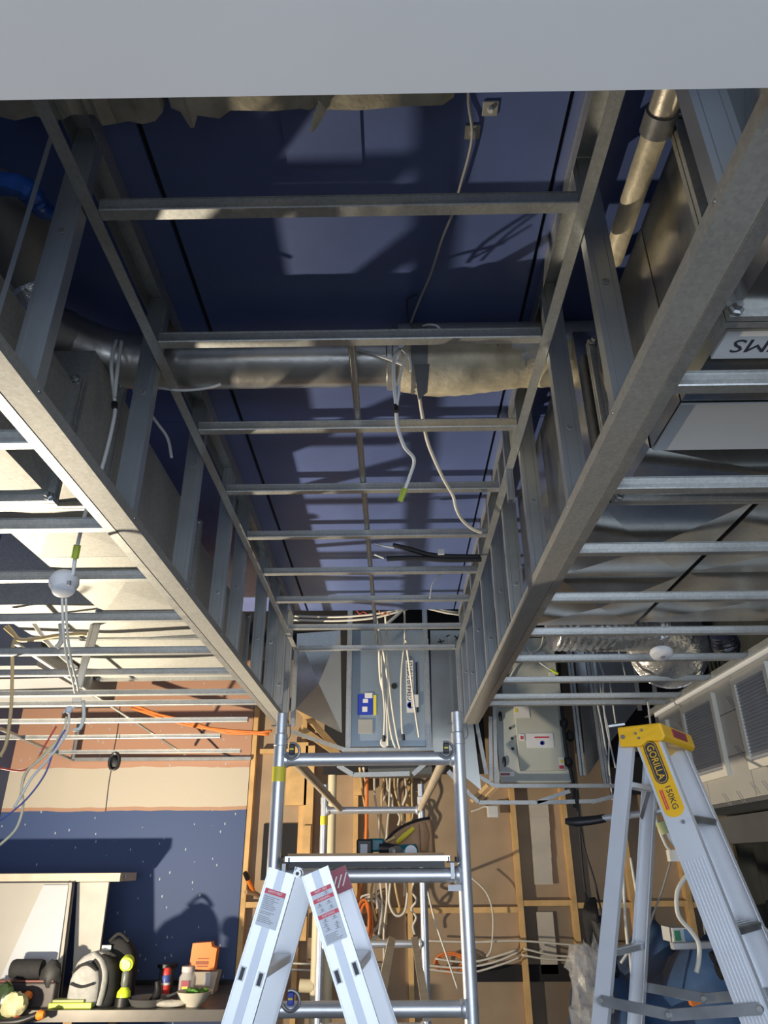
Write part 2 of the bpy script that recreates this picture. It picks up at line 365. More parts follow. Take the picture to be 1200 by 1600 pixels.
# raised coffer grid
cg = thing('ceiling_grid', (-.12, 3.2, H2), 'raised grid of galvanised battens between the two bulkhead frames', 'ceiling grid')
for x in (-.746, .4755): MB().sweep((x, .3, H2), (x, 5.28, H2), ANG(.032, .034) if x < 0 else [(.0235-p[0], p[1]) for p in ANG(.032, .034)], X3, Z3).build('side_rail', GALV, cg)
for y in (1.233, 1.727, 2.225, 2.713, 3.195, 3.685, 4.155, 4.724, 5.26):
    MB().sweep((-.713, y+.019, H2+.002), (.466, y+.019, H2+.002), HAT(.038, .032, .004), Y3, Z3).build('batten', GALV, cg)
MB().sweep((-.122, 1.76, H2+.036), (-.122, 5.25, H2+.036), HAT(.020, .022, .003), X3, Z3).build('stringer', GALV, cg)
for x in (-.744, .468): MB().sweep((x, 5.25, H1+.005), (x, 5.25, H2), C_(.032, .03), X3, Y3).build('end_post', GALV, cg)

# lower grids either side
lg = thing('ceiling_grid', (-2, 3.5, H1), 'low grid of galvanised battens left of the raised ceiling', 'ceiling grid', 'low ceiling grids')
MB().sweep((LXO-.001, .1, H1-.002), (LXO-.001, 5.3, H1-.002), [(-p[0], p[1]) for p in ANG(.030, .030)], X3, Z3).build('edge_angle', GALV, lg)
yl = [PZ(50, y, H1).y for y in (690, 825, 905, 970, 1022, 1055, 1087, 1103, 1130, 1155, 1178)]
for y in yl:
    xs = -.845 if y < 5 else -1.2+.0*y
    if y > 4.9: xs = PZ(400, 1140, H1).x if y < 5.3 else -1.35
    MB().sweep((max(-3.6, -3.0-.02*y), y+.018, H1-.001), (xs, y+.018, H1-.001), HAT(.036, .030, .008), Y3, Z3).build('batten', GALV, lg)
MB().sweep((-2.86, 5.3, H1-.004), (-3.03, 6.98, H1-.004), ANG(.03, .03), X3, Z3).build('edge_angle', GALV, lg)
MB().sweep((-3.03, 6.98, H1-.004), (-1.35, 7.02, H1-.004), ANG(.03, .03), Y3, Z3).build('edge_angle', GALV, lg)
MB().sweep((-3.0, 6.9, H1), (-3.0, 6.9, H1+.38), ANG(.035, .035), X3, Y3).build('hanger', GALV, lg)
MB().sweep((-1.75, 3.2, H1+.03), (-1.95, 6.9, H1+.03), ANG(.02, .02), X3, Z3).build('top_angle', GALV, lg)
rg = thing('ceiling_grid', (1.15, 3, H1), 'low grid of galvanised battens right of the raised ceiling', 'ceiling grid', 'low ceiling grids')
MB().sweep((RXO+.001, .1, H1-.002), (RXO+.001, 5.2, H1-.002), ANG(.030, .030), X3, Z3).build('edge_angle', GALV, rg)
for y in (1.218, 1.672, 2.106, 2.571, 3.017, 3.464, 3.918, 4.357, 4.551):
    MB().sweep((.598, y+.018, H1-.001), (1.735, y+.018, H1-.001), HAT(.036, .030, .008), Y3, Z3).build('batten', GALV, rg)
MB().sweep((1.735, .6, H1-.003), (1.735, 5.0, H1-.003), [(-p[0], p[1]) for p in ANG(.03, .045)], X3, Z3).build('edge_angle', GALV, rg)

# hanging rod and insulation at the near edge
mb = MB().sweep(V((-.835, 1.157, H1+.03)), V((-.835, 1.157, HS)), ANG(.012, .012), X3, Y3)
mb.build('hanger_rod', STUDM, label='thin steel hanger strip dropping from the dark ceiling at far left', cat='hanger')
def ragged(name, xs, label):
    mb = MB(); n = len(xs); top = []
    for x, yb in xs:
        p = PZ(x, yb, HS-.02); top.append(p)
    poly = [V((p.x, .60, HS-.03)) for p in top]
    vs = []; fs = []
    for i, p in enumerate(top):
        vs += [V((p.x, .62, HS-.05)), V((p.x, p.y+random.uniform(-.004, .004), HS-.055+random.uniform(-.01, .01))), V((p.x, p.y, HS-.001)), V((p.x, .62, HS-.001))]
    for i in range(n-1):
        for k in range(4): fs.append((i*4+k, i*4+(k+1) % 4, i*4+4+(k+1) % 4, i*4+4+k))
    fs += [(0, 1, 2, 3), tuple(range(n*4-4, n*4))]
    mb.add(vs, fs); mb.build(name, INSUL, label=label, cat='insulation', group='torn insulation along the white ceiling edge')
ragged('insulation_remnant', [(0, 165), (30, 170), (60, 166), (85, 176), (105, 174), (118, 164), (150, 168), (165, 182), (185, 182), (205, 174), (225, 174), (245, 172), (258, 160)], 'ragged brown insulation strip clinging above the white ceiling edge at left')
ragged('insulation_remnant', [(270, 158), (285, 163), (300, 184), (306, 182), (312, 166), (345, 170), (362, 160), (430, 158), (470, 156), (484, 160), (492, 156), (505, 154), (560, 153), (640, 154), (690, 152), (708, 141)], 'ragged brown insulation strip clinging above the white ceiling edge at centre')
mb = MB(); pts = [PZ(507, 150, HS-.03), PZ(503, 168, HS-.06), PZ(494, 188, HS-.10), PZ(487, 206, HS-.13)]
mb.tube(pts, [.022, .014, .012, .003], 7, 4, .15, .4); mb.build('hanging_scrap', LAG, label='twisted cream scrap dangling from the dark ceiling near the white edge', cat='scrap', smooth=True)

# =================================================================== DUCTS
def crossbroken(mb, a, b, z, dip):
    x0, y0 = a; x1, y1 = b; c = ((x0+x1)/2, (y0+y1)/2, z-dip)
    return c
def rect_duct(name, x0, x1, y0, y1, z0, z1, m, label, flanges=(), ny=1, dip=.012):
    root = thing(name, ((x0+x1)/2, (y0+y1)/2, z0), label, 'duct', 'rectangular sheet metal ducts')
    ys = [y0+(y1-y0)*i/ny for i in range(ny+1)]
    for i in range(ny):
        a, b = ys[i]+.001, ys[i+1]-.001
        cs = [V((x0,a,z0)),V((x1,a,z0)),V((x1,b,z0)),V((x0,b,z0)),V((x0,a,z1)),V((x1,a,z1)),V((x1,b,z1)),V((x0,b,z1))]
        fc = [((0,1,2,3),V((0,0,-1))),((4,5,6,7),Z3),((0,1,5,4),V((0,-1,0))),((1,2,6,5),X3),((2,3,7,6),Y3),((3,0,4,7),-X3)]
        vs = list(cs); fs = []
        for q, nrm in fc:
            k = len(vs); cc = sum((cs[j] for j in q), V())/4+nrm*(dip if abs(nrm.y) < .5 else 0); vs.append(cc)
            for j in range(4): fs.append((q[j], q[(j+1) % 4], k))
        MB().add(vs, fs).build('duct_section', m, root)
    for y in flanges:
        f = MB(); e = .022
        for sgn in (-1, 1):
            yy = y+sgn*.009
            f.box((x0-e, yy-.007, z0-e), (x1+e, yy+.007, z0+.002)); f.box((x0-e, yy-.007, z1-.002), (x1+e, yy+.007, z1+e))
            f.box((x0-e, yy-.007, z0), (x0+.002, yy+.007, z1)); f.box((x1-.002, yy-.007, z0), (x1+e, yy+.007, z1))
        fo = f.build('flange', GALV, root)
        for xx in (x0-e*.4, x1+e*.4):
            for zz in (z0-e*.4, z1+e*.4):
                MB().lathe((xx, y-.018, zz), [(.014, 0), (.014, .006), (.008, .008), (.008, .02)], 6, (0, -1, 0)).build('bolt', STEELD, fo)
    return root
rect_duct('supply_duct', -2.3, -.975, .58, 1.80, .945, 1.335, DUCTW, 'large rectangular duct at far left nearest the camera', (1.79,), 1, .02)
rect_duct('supply_duct', -1.35, -.955, 1.83, 3.18, 1.06, 1.50, DUCTW, 'narrow rectangular duct behind the left studs with pale underside', (2.05, 3.16), 2, .012)
rect_duct('supply_duct', -1.95, -1.0, 3.22, 4.75, 1.12, 1.52, DUCTW, 'rectangular duct over the left low grid behind the white ceiling speaker', (3.75, 4.7), 2, .02)
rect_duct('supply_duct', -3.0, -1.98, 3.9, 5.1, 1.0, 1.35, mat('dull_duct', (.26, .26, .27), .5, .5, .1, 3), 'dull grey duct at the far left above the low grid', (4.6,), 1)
d1 = rect_duct('return_duct', .665, 1.70, .58, 1.075, .945, 1.50, DUCT, 'rectangular duct section nearest the camera at upper right', (1.07,), 1, .012)
d2 = rect_duct('return_duct', .665, 1.70, 1.085, 1.36, .945, 1.50, DUCT, 'duct section with white upside-down lettered sticker at right', (), 1, .003)
d3 = rect_duct('return_duct', .665, 1.70, 1.365, 1.57, .948, 1.50, DUCT, 'bright bare duct section between the right-hand battens', (), 1, .003)
bx('bottom_sheet', (.667, 1.367, .940), (1.70, 1.568, .9448), mat('bright_sheet', (.72, .76, .80), .45, .55, .05, 3), d3)
rect_duct('return_duct', .665, 1.70, 1.58, 1.86, .955, 1.50, DUCT, 'short duct section with folded pyramid underside on the right', (1.85,), 1, .035)
rect_duct('return_duct', .615, 1.075, 1.89, 3.10, .955, 1.60, DUCT, 'duct run beside the right bulkhead left of the dark gap', (), 2, .022)
rect_duct('return_duct', 1.105, 1.72, 1.89, 3.10, .965, 1.54, DUCT, 'duct run on the right of the dark gap', (), 2, .022)
bx('sticker', (.668, 1.115, .9385), (1.15, 1.200, .9455), LABEL, d2)
text('GEMAIRSYSTEMS', .056, (.925, 1.157, .9382), (-1, 0, 0), (0, 1, 0), INK, d2, fit=.46)

# spiral duct across the coffer
mb = MB(); r = .098; zc = 1.60; yc = 2.02
mb.tube([(.05, yc, zc), (-.4, yc, zc), (-.80, yc, zc), (-.98, yc-.03, zc), (-1.12, yc-.14, zc+.0)], r, 24, 8, .006)
mb.tube([(-1.10, yc-.12, zc), (-1.18, yc-.24, zc), (-1.22, yc-.4, zc)], r*1.02, 18, 5, .03)
sd = thing('round_duct', (0, yc, zc-r), 'silver spiral duct crossing above the raised grid', 'duct')
mb.build('spiral_tube', PIPED, sd, smooth=True)
mb = MB(); pts = [(.04+.105*i, yc+.004*math.sin(i*2), zc-.008-.01*math.sin(i*1.1)) for i in range(8)]
mb.tube(pts, [.106, .118, .120, .116, .106, .108, .110, .104], 22, 4, .012); mb.build('lagging', LAG, sd, smooth=True)
mb = MB(); mb.tube([(.03, yc-.005, zc+.012), (.22, yc-.006, zc+.012), (.40, yc-.006, zc+.012), (.76, yc-.006, zc+.014)], .108, 22, 3, .004); mb.build('foil_wrap', LAGS, sd, smooth=True)
mb = MB(); mb.lathe((.335, yc, zc-.002), [(.1145, -.035), (.1165, -.03), (.1165, .03), (.1145, .035)], 24, X3); mb.build('tape_band', TAPE, sd, smooth=True)
mb = MB(); mb.lathe((.10, yc, zc-.002), [(.122, -.028), (.124, -.02), (.124, .02), (.122, .028)], 24, X3); mb.build('tape_band', TAPE, sd, smooth=True)
mb = MB(); A = V((.105, yc-.085, zc-.085)); mb.prism([A+V((-.025,0,0)), A+V((.03,0,0)), A+V((.018,0,-.12)), A+V((-.012,0,-.15))], (0, .003, 0)); mb.build('tape_tail', TAPE, sd)
mb = MB(); mb.lathe((.0, yc, zc), [(.104, -.012), (.112, -.008), (.112, .008), (.104, .012)], 24, X3); mb.build('clamp', GALV, sd, smooth=True)
# flexible dark duct at left
mb = MB(); mb.tube([PZ(38, 470, 1.45), PZ(40, 440, 1.46), PZ(28, 400, 1.5), PZ(16, 350, 1.55), PZ(-30, 320, 1.58), PZ(-120, 330, 1.58)], [.055, .06, .085, .10, .11, .11], 20, 6, .012)
fd = thing('flexible_duct', PZ(30, 420, 1.42), 'grey flexible duct curving down at the far left with blue film', 'duct')
mb.build('duct_sleeve', mat('grey_sleeve', (.24, .23, .22), .55, .25, .12, 7, .3, 30), fd, smooth=True)
mb = MB(); mb.tube([PZ(70, 505, 1.40), PZ(60, 470, 1.42), PZ(40, 440, 1.46), PZ(30, 425, 1.48)], [.035, .055, .065, .055], 14, 5, .06); mb.build('foil_joint', FOIL, fd, smooth=True)
mb = MB(); mb.tube([PZ(-20, 290, 1.50), PZ(20, 288, 1.50), PZ(45, 300, 1.50), PZ(65, 325, 1.49), PZ(92, 338, 1.48)], [.05, .055, .06, .055, .02], 9, 4, .06, .5); mb.build('blue_film', BLUEPL, fd, smooth=True)
# lagged pipe upper right
pr_ = thing('lagged_pipe', (.64, 1.2, 1.5), 'taped cream pipe running back at upper right beside the duct flange', 'pipe')
z = 1.475
MB().tube([(.596, .45, z), (.600, .75, z), (.603, 1.04, z)], .031, 18, 4).build('silver_wrap', mat('taped_wrap', (.46, .42, .35), .4, .4, .15, 9, .2, 30), pr_, smooth=True)
MB().tube([(.603, 1.02, z), (.604, 1.07, z)], .036, 18, 0).build('joint_collar', TAPE, pr_, smooth=True)
MB().tube([(.604, 1.06, z), (.606, 1.25, z), (.610, 1.45, z-.004)], [.029, .028, .026], 16, 5, .01).build('cream_wrap', LAG, pr_, smooth=True)
MB().tube([(.610, 1.44, z), (.610, 1.50, z)], .017, 14, 0).build('pipe_end', PAPER, pr_, smooth=True)
# flange angles hung beside right duct
A = PX(1045, 210, .598); B = PX(1095, 395, .598)
fl = thing('flange_bar', (.59, A.y, A.z), 'dark bolted duct flange bar between the near right studs', 'bracket')
MB().beam((.64, .80, 1.40), (.64, .95, 1.02), .02, .055, (1, 0, 0)).build('bar', STEELD, fl)
MB().lathe((.628, .81, 1.385), [(.012, 0), (.012, .008), (.006, .01), (.006, .02)], 6, (-1, 0, 0)).build('bolt', STEELD, fl)
# grey wad between duct and soffit at right
mb = MB(); mb.blob(P(915, 505, 2.1), (.05, .05, .075), 12, 8, .15); mb.build('plastic_wad', mat('dark_plastic', (.07, .065, .06), .35, 0, .4, 14, .6, 25), label='crumpled dark plastic wad beside the right bulkhead behind the round duct', cat='wad', smooth=True)
# foil flexible duct lower right
ff = thing('foil_duct', (1.3, 3.5, .95), 'crinkled silver foil duct bending down over the right grid', 'duct')
mb = MB(); mb.tube([P(862, 983, 3.42), P(920, 984, 3.45), P(975, 984, 3.52), P(1010, 984, 3.62)], .105, 20, 12, .035); mb.build('foil_run', FOIL, ff, smooth=True)
mb = MB(); mb.tube([P(1000, 980, 3.6), P(1028, 985, 3.75), P(1040, 1003, 3.95), P(1044, 1017, 4.12), P(1046, 1029, 4.20)], [.12, .19, .215, .215, .20], 26, 10, .03); mb.build('foil_elbow', FOIL, ff, smooth=True)
mb = MB(); c = P(1046, 1029, 4.20)
for k in range(4): mb.lathe(c+V((0, .006*k, -.010*k)), [(.200-.016*k, -.004), (.206-.016*k, 0), (.200-.016*k, .004), (.194-.016*k, 0)], 32, (.1, .35, -1))
mb.build('foil_rim', ALU, ff, smooth=True)
mb = MB(); mb.tube([P(1128, 990, 4.2), P(1134, 1008, 4.25), P(1136, 1020, 4.3)], [.07, .08, .06], 14, 8, .06); mb.build('foil_tail', mat('dark_foil', (.3, .3, .31), .3, .8, .3, 20, .7, 45), ff, smooth=True)

# =================================================================== CENTRAL PLENUM AND AIR UNIT
pu = thing('plenum_box', (-.04, 5.75, .80), 'grey sheet-metal plenum face with blue sticker at the far end', 'air handler')
bx('body', (-.37, 5.87, .80), (.30, 6.5, 1.70), DUCT, pu)
bx('face_panel', (-.345, 5.74, .815), (.255, 5.765, 1.74), mat('plenum_face', (.34, .40, .45), .36, .65, .06, 3), pu)
for x in (-.375, .245): MB().sweep((x, 5.70, .80), (x, 5.70, 2.0), C_(.04, .03), X3, Y3).build('upright', GALV, pu)
bx('sill', (-.40, 5.69, .775), (.30, 5.74, .80), GALV, pu)
A, B = P(559, 1085, 5.735), P(583, 1117, 5.735); s_ = bx('sticker', (A.x, 5.732, B.z), (B.x, 5.741, A.z), BLUEP, pu)
for q in ((567, 1092, 575, 1098), (566, 1104, 574, 1112)): C, D = P(q[0], q[1], 5.73), P(q[2], q[3], 5.73); bx('print', (C.x, 5.730, D.z), (D.x, 5.733, C.z), LABEL, s_)
A, B = P(582, 1086, 5.735), P(588, 1117, 5.735); bx('sticker', (A.x, 5.733, B.z), (B.x, 5.741, A.z), YLAB, pu)
A, B = P(570, 1083, 5.735), P(582, 1091, 5.735); bx('sticker', (A.x, 5.729, B.z), (B.x, 5.741, A.z), LABEL, pu)
A, B = P(560, 1124, 5.735), P(583, 1146, 5.735); bx('cover_plate', (A.x, 5.728, B.z), (B.x, 5.741, A.z), mat('cover_grey', (.36, .36, .35), .6), pu, bevel=.003)
MB().lathe(P(616, 1072, 5.738), [(.024, 0), (.024, .004)], 16, (0, -1, 0)).build('hole', DARK, pu)
A, B = P(634, 1032, 5.735), P(647, 1113, 5.735); bx('sticker', (A.x, 5.731, B.z), (B.x, 5.741, A.z), LABEL, pu)
text('GEMAIRSYSTEMS', .062, ((A.x+B.x)/2+.002, 5.730, (A.z+B.z)/2+.06), (0, 0, 1), (-1, 0, 0), INK, pu, fit=.36)
MB().lathe(((A.x+B.x)/2, 5.731, B.z+.055), [(.026, 0), (.026, .002), (.018, .002), (.018, 0)], 18, (0, -1, 0)).build('logo', BLUEP, pu)
A, B = P(649, 1035, 5.735), P(654, 1113, 5.735); bx('slot', (A.x, 5.733, B.z), (B.x, 5.741, A.z), BLACK, pu)
A, B = P(642, 1086, 5.735), P(654, 1105, 5.735); bx('tag', (A.x, 5.72, B.z), (B.x, 5.732, A.z), LABEL, pu)
MB().lathe(P(601, 1161, 5.68), [(.005, 0), (.032, .004), (.036, .014), (.036, .03), (.03, .038)], 18, (0, -1, 0)).build('sensor', PVCG, pu, smooth=True)
# tapered side panels
def panel(name, q, m, parent, th=.01):
    mb = MB(); mb.prism(q, (0, th, 0)); return mb.build(name, m, parent)
lt = thing('side_panel', P(495, 1140, 5.9), 'creased triangular sheet panel left of the plenum', 'duct')
panel('sheet', [P(464, 990, 5.9), P(532, 985, 5.85), P(498, 1068, 5.82)], DUCT, lt)
panel('sheet', [P(532, 985, 5.85), P(534, 1145, 5.8), P(498, 1068, 5.82)], mat('duct_mid', (.50, .50, .47), .4, .8, .1, 3), lt)
panel('sheet', [P(464, 990, 5.9), P(498, 1068, 5.82), P(534, 1145, 5.8), P(462, 1108, 5.88)], DUCT, lt)
rt = thing('side_panel', P(720, 1180, 5.9), 'plain sheet panel right of the plenum with marker scribble', 'duct')
panel('sheet', [P(672, 985, 5.84), P(722, 985, 5.84), P(752, 1235, 5.84), P(676, 1172, 5.84)], mat('duct_olive', (.50, .50, .46), .33, .85, .12, 2.5, rvar=.1), rt)
for q in ((684, 1003, 694, 1001), (687, 998, 690, 1006), (697, 994, 703, 992), (710, 993, 718, 999), (712, 1000, 717, 992)): MB().beam(P(q[0], q[1], 5.832), P(q[2], q[3], 5.832), .006, .006).build('marker_line', INK, rt)
bx('dark_void_sheet', (-.62, 6.55, .7), (.8, 6.6, 2.38), DARK, kind='structure')  # black sheets added for the darkness of the void behind the plenum
bx('dark_void_sheet', (-1.5, 6.55, 1.72), (-.62, 6.6, 2.38), DARK, kind='structure')

# right-hand control cabinet and frames
cb = thing('control_cabinet', (1.16, 6.3, .60), 'grey-green electrical cabinet with warning stickers beside the plenum', 'cabinet')
def q2(px0, py0, px1, py1, Y): A, B = P(px0, py0, Y), P(px1, py1, Y); return A, B
A, B = q2(773, 1098, 893, 1222, 6.3); bx('body', (A.x, 6.3, B.z), (B.x, 6.62, A.z), BEIGEF, cb)
A, B = q2(803, 1100, 882, 1204, 6.27); dr = bx('door', (A.x, 6.255, B.z), (B.x, 6.30, A.z), BEIGE, cb, bevel=.004)
A, B = q2(822, 1146, 866, 1168, 6.25); s_ = bx('sticker', (A.x, 6.250, B.z), (B.x, 6.256, A.z), LABEL, dr)
A, B = q2(835, 1151, 858, 1153, 6.245); bx('print', (A.x, 6.247, B.z), (B.x, 6.251, A.z), REDP, s_)
MB().lathe(P(847, 1161, 6.248), [(.018, 0), (.018, .002), (.011, .002), (.011, 0)], 16, (0, -1, 0)).build('logo', BLUEP, s_)
for q, m in (((811, 1147, 820, 1157), LABEL), ((873, 1183, 883, 1202), LABEL), ((802, 1104, 828, 1121), LABEL)):
    A, B = q2(*q, 6.25); bx('sticker', (A.x, 6.249, B.z), (B.x, 6.256, A.z), m, dr)
for q, m in (((813, 1150, 818, 1155), REDP), ((874, 1196, 882, 1201), REDP), ((876, 1187, 881, 1192), YLAB), ((804, 1107, 809, 1113), YLAB)):
    A, B = q2(*q, 6.244); bx('print', (A.x, 6.2465, B.z), (B.x, 6.25, A.z), m, dr)
for q in ((782, 1119), (788, 1190)): MB().blob(P(*q, 6.29), (.016, .012, .042), 10, 8).build('latch', BLACK, cb, smooth=True)
for q in ((797, 1138), (800, 1154), (801, 1170)): MB().lathe(P(*q, 6.29), [(.012, 0), (.012, .014), (.008, .02)], 12, (0, -1, 0)).build('lock', RUBBER, cb)
A, B = q2(780, 1206, 804, 1213, 6.295); bx('nameplate', (A.x, 6.293, B.z), (B.x, 6.301, A.z), LABEL, cb)
A, B = q2(782, 1208, 797, 1211.5, 6.29); bx('print', (A.x, 6.291, B.z), (B.x, 6.294, A.z), MAROON, cb)
c2 = thing('control_cabinet', (1.1, 6.0, 1.25), 'upper grey-green cabinet seen through the right-hand battens', 'cabinet')
A, B = q2(790, 996, 872, 1060, 6.0); bx('body', (A.x, 6.02, B.z), (B.x, 6.25, A.z), BEIGE, c2, bevel=.004)
A, B = q2(785, 1066, 878, 1086, 6.0); bx('lower_strip', (A.x, 6.03, B.z), (B.x, 6.25, A.z), BEIGEF, c2)
A, B = q2(858, 1050, 868, 1060, 6.01); bx('sticker', (A.x, 6.012, B.z), (B.x, 6.021, A.z), LABEL, c2)
A, B = q2(815, 1018, 852, 1024, 6.01); bx('sticker', (A.x, 6.012, B.z), (B.x, 6.021, A.z), LABEL, c2)
gp = thing('sheet_ducting', (1.6, 6.4, .7), 'tall angled duct sheets and steel angles behind the right grid', 'duct')
for q, m in (([(895, 1000), (925, 1000), (950, 1165), (918, 1212)], DUCT), ([(925, 1000), (985, 1000), (1000, 1100), (950, 1165)], mat('shaded_duct_sheet', (.3, .3, .3), .45, .7, .1, 3))):  # second sheet is duct metal with shade painted into its colour
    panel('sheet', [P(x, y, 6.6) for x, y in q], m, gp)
for a_, b_ in (((884, 995), (908, 1212)), ((888, 995), (912, 1212)), ((912, 995), (945, 1228)), ((918, 995), (951, 1228)), ((985, 1000), (1000, 1110)), ((1015, 1000), (1030, 1150))):
    MB().beam(P(*a_, 6.35), P(*b_, 6.35), .028, .03, Y3).build('upright', GALV, gp)
bx('dark_back', (1.95, 6.9, .55), (3.0, 6.95, 2.3), DARK, gp)  # dark sheet standing in for the shade behind the ducting
fr = thing('drop_frame', (1.3, 6.2, .5), 'white-edged steel frame hanging below the electrical cabinet', 'frame')
for a_, b_ in (((740, 1208), (772, 1228)), ((772, 1228), (1010, 1228)), ((732, 1240), (748, 1254)), ((748, 1254), (840, 1254)), ((838, 1254), (890, 1236)), ((840, 1254), (930, 1252)), ((925, 1253), (985, 1238))):
    MB().beam(P(*a_, 6.2), P(*b_, 6.2), .03, .032, Y3).build('angle_bar', GALV, fr)
for k in range(4): MB().beam(P(736+6*k, 1252, 6.25), P(762+6*k, 1226, 6.2), .03, .03, Y3).build('timber_offcut', TIMBERD if k % 2 else TIMBER, fr)
for a_, b_ in (((772, 1095), (775, 1226)), ((766, 1120), (767, 1220)), ((744, 1128), (760, 1210))):
    MB().beam(P(*a_, 6.28), P(*b_, 6.28), .03, .03, Y3).build('upright', GALV, fr)
f2 = thing('drop_frame', (-.1, 5.9, .5), 'small steel frame hanging under the plenum sill with cables', 'frame')
for a_, b_ in (((528, 1196), (552, 1211)), ((552, 1211), (640, 1209)), ((645, 1210), (668, 1190)), ((700, 1205), (732, 1240))):
    MB().beam(P(*a_, 6.0), P(*b_, 6.0), .035, .028, Y3).build('angle_bar', GALV, f2)
bx('dark_tray', tuple(P(575, 1210, 6.1)), tuple(P(672, 1190, 6.4)), DGREY, f2)
f3 = thing('timber_brace', P(500, 1150, 6.2), 'sloping timber brace behind the left end of the steel frames', 'timber')
for a_, b_ in (((462, 1100), (528, 1172)), ((470, 1138), (530, 1180))): MB().beam(P(*a_, 6.0), P(*b_, 6.3), .05, .035, Y3).build('brace_board', TIMBER, f3)
MB().beam(P(452, 1142, 6.0), P(540, 1172, 5.9), .03, .03, Y3).build('steel_angle', GALV, f3)

# =================================================================== GRILLE BULKHEAD ON THE RIGHT
gb = thing('grille_bulkhead', (1.85, 3.6, .28), 'film-wrapped pale bulkhead with white-framed louvre grilles at right', 'bulkhead')
GX = 1.745
yb = [1.5, 2.05, 2.62, 3.17, 3.72, 4.27, 4.85]
zs_ = (.28, .49, .70, .872)
for i in range(6):
    for j in range(3): bx('panel', (GX, yb[i]+.002, zs_[j]+.002), (GX+.05, yb[i+1]-.002, zs_[j+1]-.002), PANELG, gb)
bx('backing', (GX+.012, 1.5, .282), (GX+.5, 4.85, .90), PANELG, gb)
bx('top_trim', (GX-.02, 1.5, .862), (GX+.01, 4.86, .886), WHITE, gb)
bx('underside', (GX, 1.5, .262), (2.8, 4.9, .28), DGREY, gb)
def grille(p0, p1, zt, zb):
    y0, y1 = p0, p1
    g = bx('grille_face', (GX-.013, y0+.012, zb+.012), (GX+.001, y1-.012, zt-.012), GRILLE, gb)
    f = MB(); e = .035
    f.box((GX-.024, y0, zt-e), (GX, y1, zt)); f.box((GX-.024, y0, zb), (GX, y1, zb+e)); f.box((GX-.024, y0, zb+e), (GX, y0+e, zt-e)); f.box((GX-.024, y1-e, zb+e), (GX, y1, zt-e))
    f.build('grille_frame', GFRAME, g)
    n = 22
    for k in range(n):
        z = zb+e+(zt-zb-2*e)*(k+.5)/n
        MB().hexa([(GX-.021,y0+e,z-.006),(GX-.021,y1-e,z-.006),(GX-.013,y1-e,z-.001),(GX-.013,y0+e,z-.001),(GX-.020,y0+e,z-.004),(GX-.020,y1-e,z-.004),(GX-.013,y1-e,z+.003),(GX-.013,y0+e,z+.003)]).build('louvre', GRILLE, g)
def ypx(x, y): return PX(x, y, GX).y
for (xl, yt_l), (xr, yt_r), (xb, ybm) in (((1068, 1108), (1116, 1078), (1146, 1222)), ((1147, 1062), (1200, 1028), (1180, 1212)), ((1025, 1135), (1044, 1118), (1060, 1230))):
    Yf, Yn = ypx(xl, yt_l), ypx(xr, yt_r); zt = PX(xl, yt_l, GX).z; zb = PX(xb, ybm, GX).z
    grille(Yn, Yf, min(zt, .85), max(zb, .40))
for x_, y_ in ((1060, 1128), (1134, 1088), (1148, 1165), (1162, 1182), (1128, 1240), (1150, 1236), (1172, 1222), (1052, 1136), (1190, 1220)):
    for k in range(2):
        a_ = PX(x_+k*4, y_, GX-.001); b_ = PX(x_+k*4+12, y_+18, GX-.001); MB().beam(a_, b_, .004, .0016, X3).build('film_print', INKG, gb)
bx('lower_wall_band', (GX+.3, 1.6, .10), (2.8, 4.95, .25), DGREY, gb)

# =================================================================== SCAFFOLD TOWER
tw = thing('scaffold_tower', (-.1, 4.2, -1.6), 'narrow aluminium scaffold tower with working deck at horizon height', 'scaffold')
xl, xr, yf, yk = -.460, .258, 3.0, 5.35
for x, yy in ((xl, yf), (xr, yf), (xl-.03, yk), (xr-.075, yk)):
    zt = .56 if yy == yf else .505
    po = MB().lathe((x, yy, -1.6), [(.0254, 0), (.0254, zt+1.6-.13), (.0275, zt+1.6-.128), (.0275, zt+1.6-.085), (.022, zt+1.6-.08), (.022, zt+1.6-.002), (.019, zt+1.6)], 20).build('post', ALU, tw, smooth=True)
    MB().tube([(x-.04, yy-.005, zt-.05), (x+.04, yy-.005, zt-.05)], .0035, 8, 0).build('spigot_pin', STEELD, po)
    MB().tube([(x+.035, yy-.006, zt-.05), (x+.04, yy-.02, zt-.09), (x+.025, yy-.028, zt-.11), (x+.02, yy-.028, zt-.07)], .002, 6, 4).build('pin_clip', STEELD, po)
    if x < 0 or yy > 4:
        zz = P(440, 1210, 3.0).z if yy == yf else P(507, 1282, yk).z
        if not (x > 0): MB().lathe((x, yy, zz-.028), [(.0262, 0), (.0262, .056)], 20).build('yellow_band', YLAB, po, smooth=True)
def ledger(y, z, x0, x1, r=.0254, m=ALU):
    l = MB().tube([(x0+.024, y, z), (x1-.024, y, z)], r, 20, 0).build('ledger', m, tw, smooth=True)
    for x, sg in ((x0, 1), (x1, -1)): MB().lathe((x+sg*.022, y, z), [(.031, 0), (.031, .010), (.027, .016)], 16, (sg, 0, 0)).build('weld_collar', ALU, l, smooth=True)
    return l
lz = [P(580, py, yf).z for py in (1186, 1368, 1577)]
for z in lz: ledger(yf, z, xl, xr)
for z in (P(580, 1266, yk).z, P(600, 1475, yk).z, -.9): ledger(yk, z, xl-.03, xr-.075, .023)
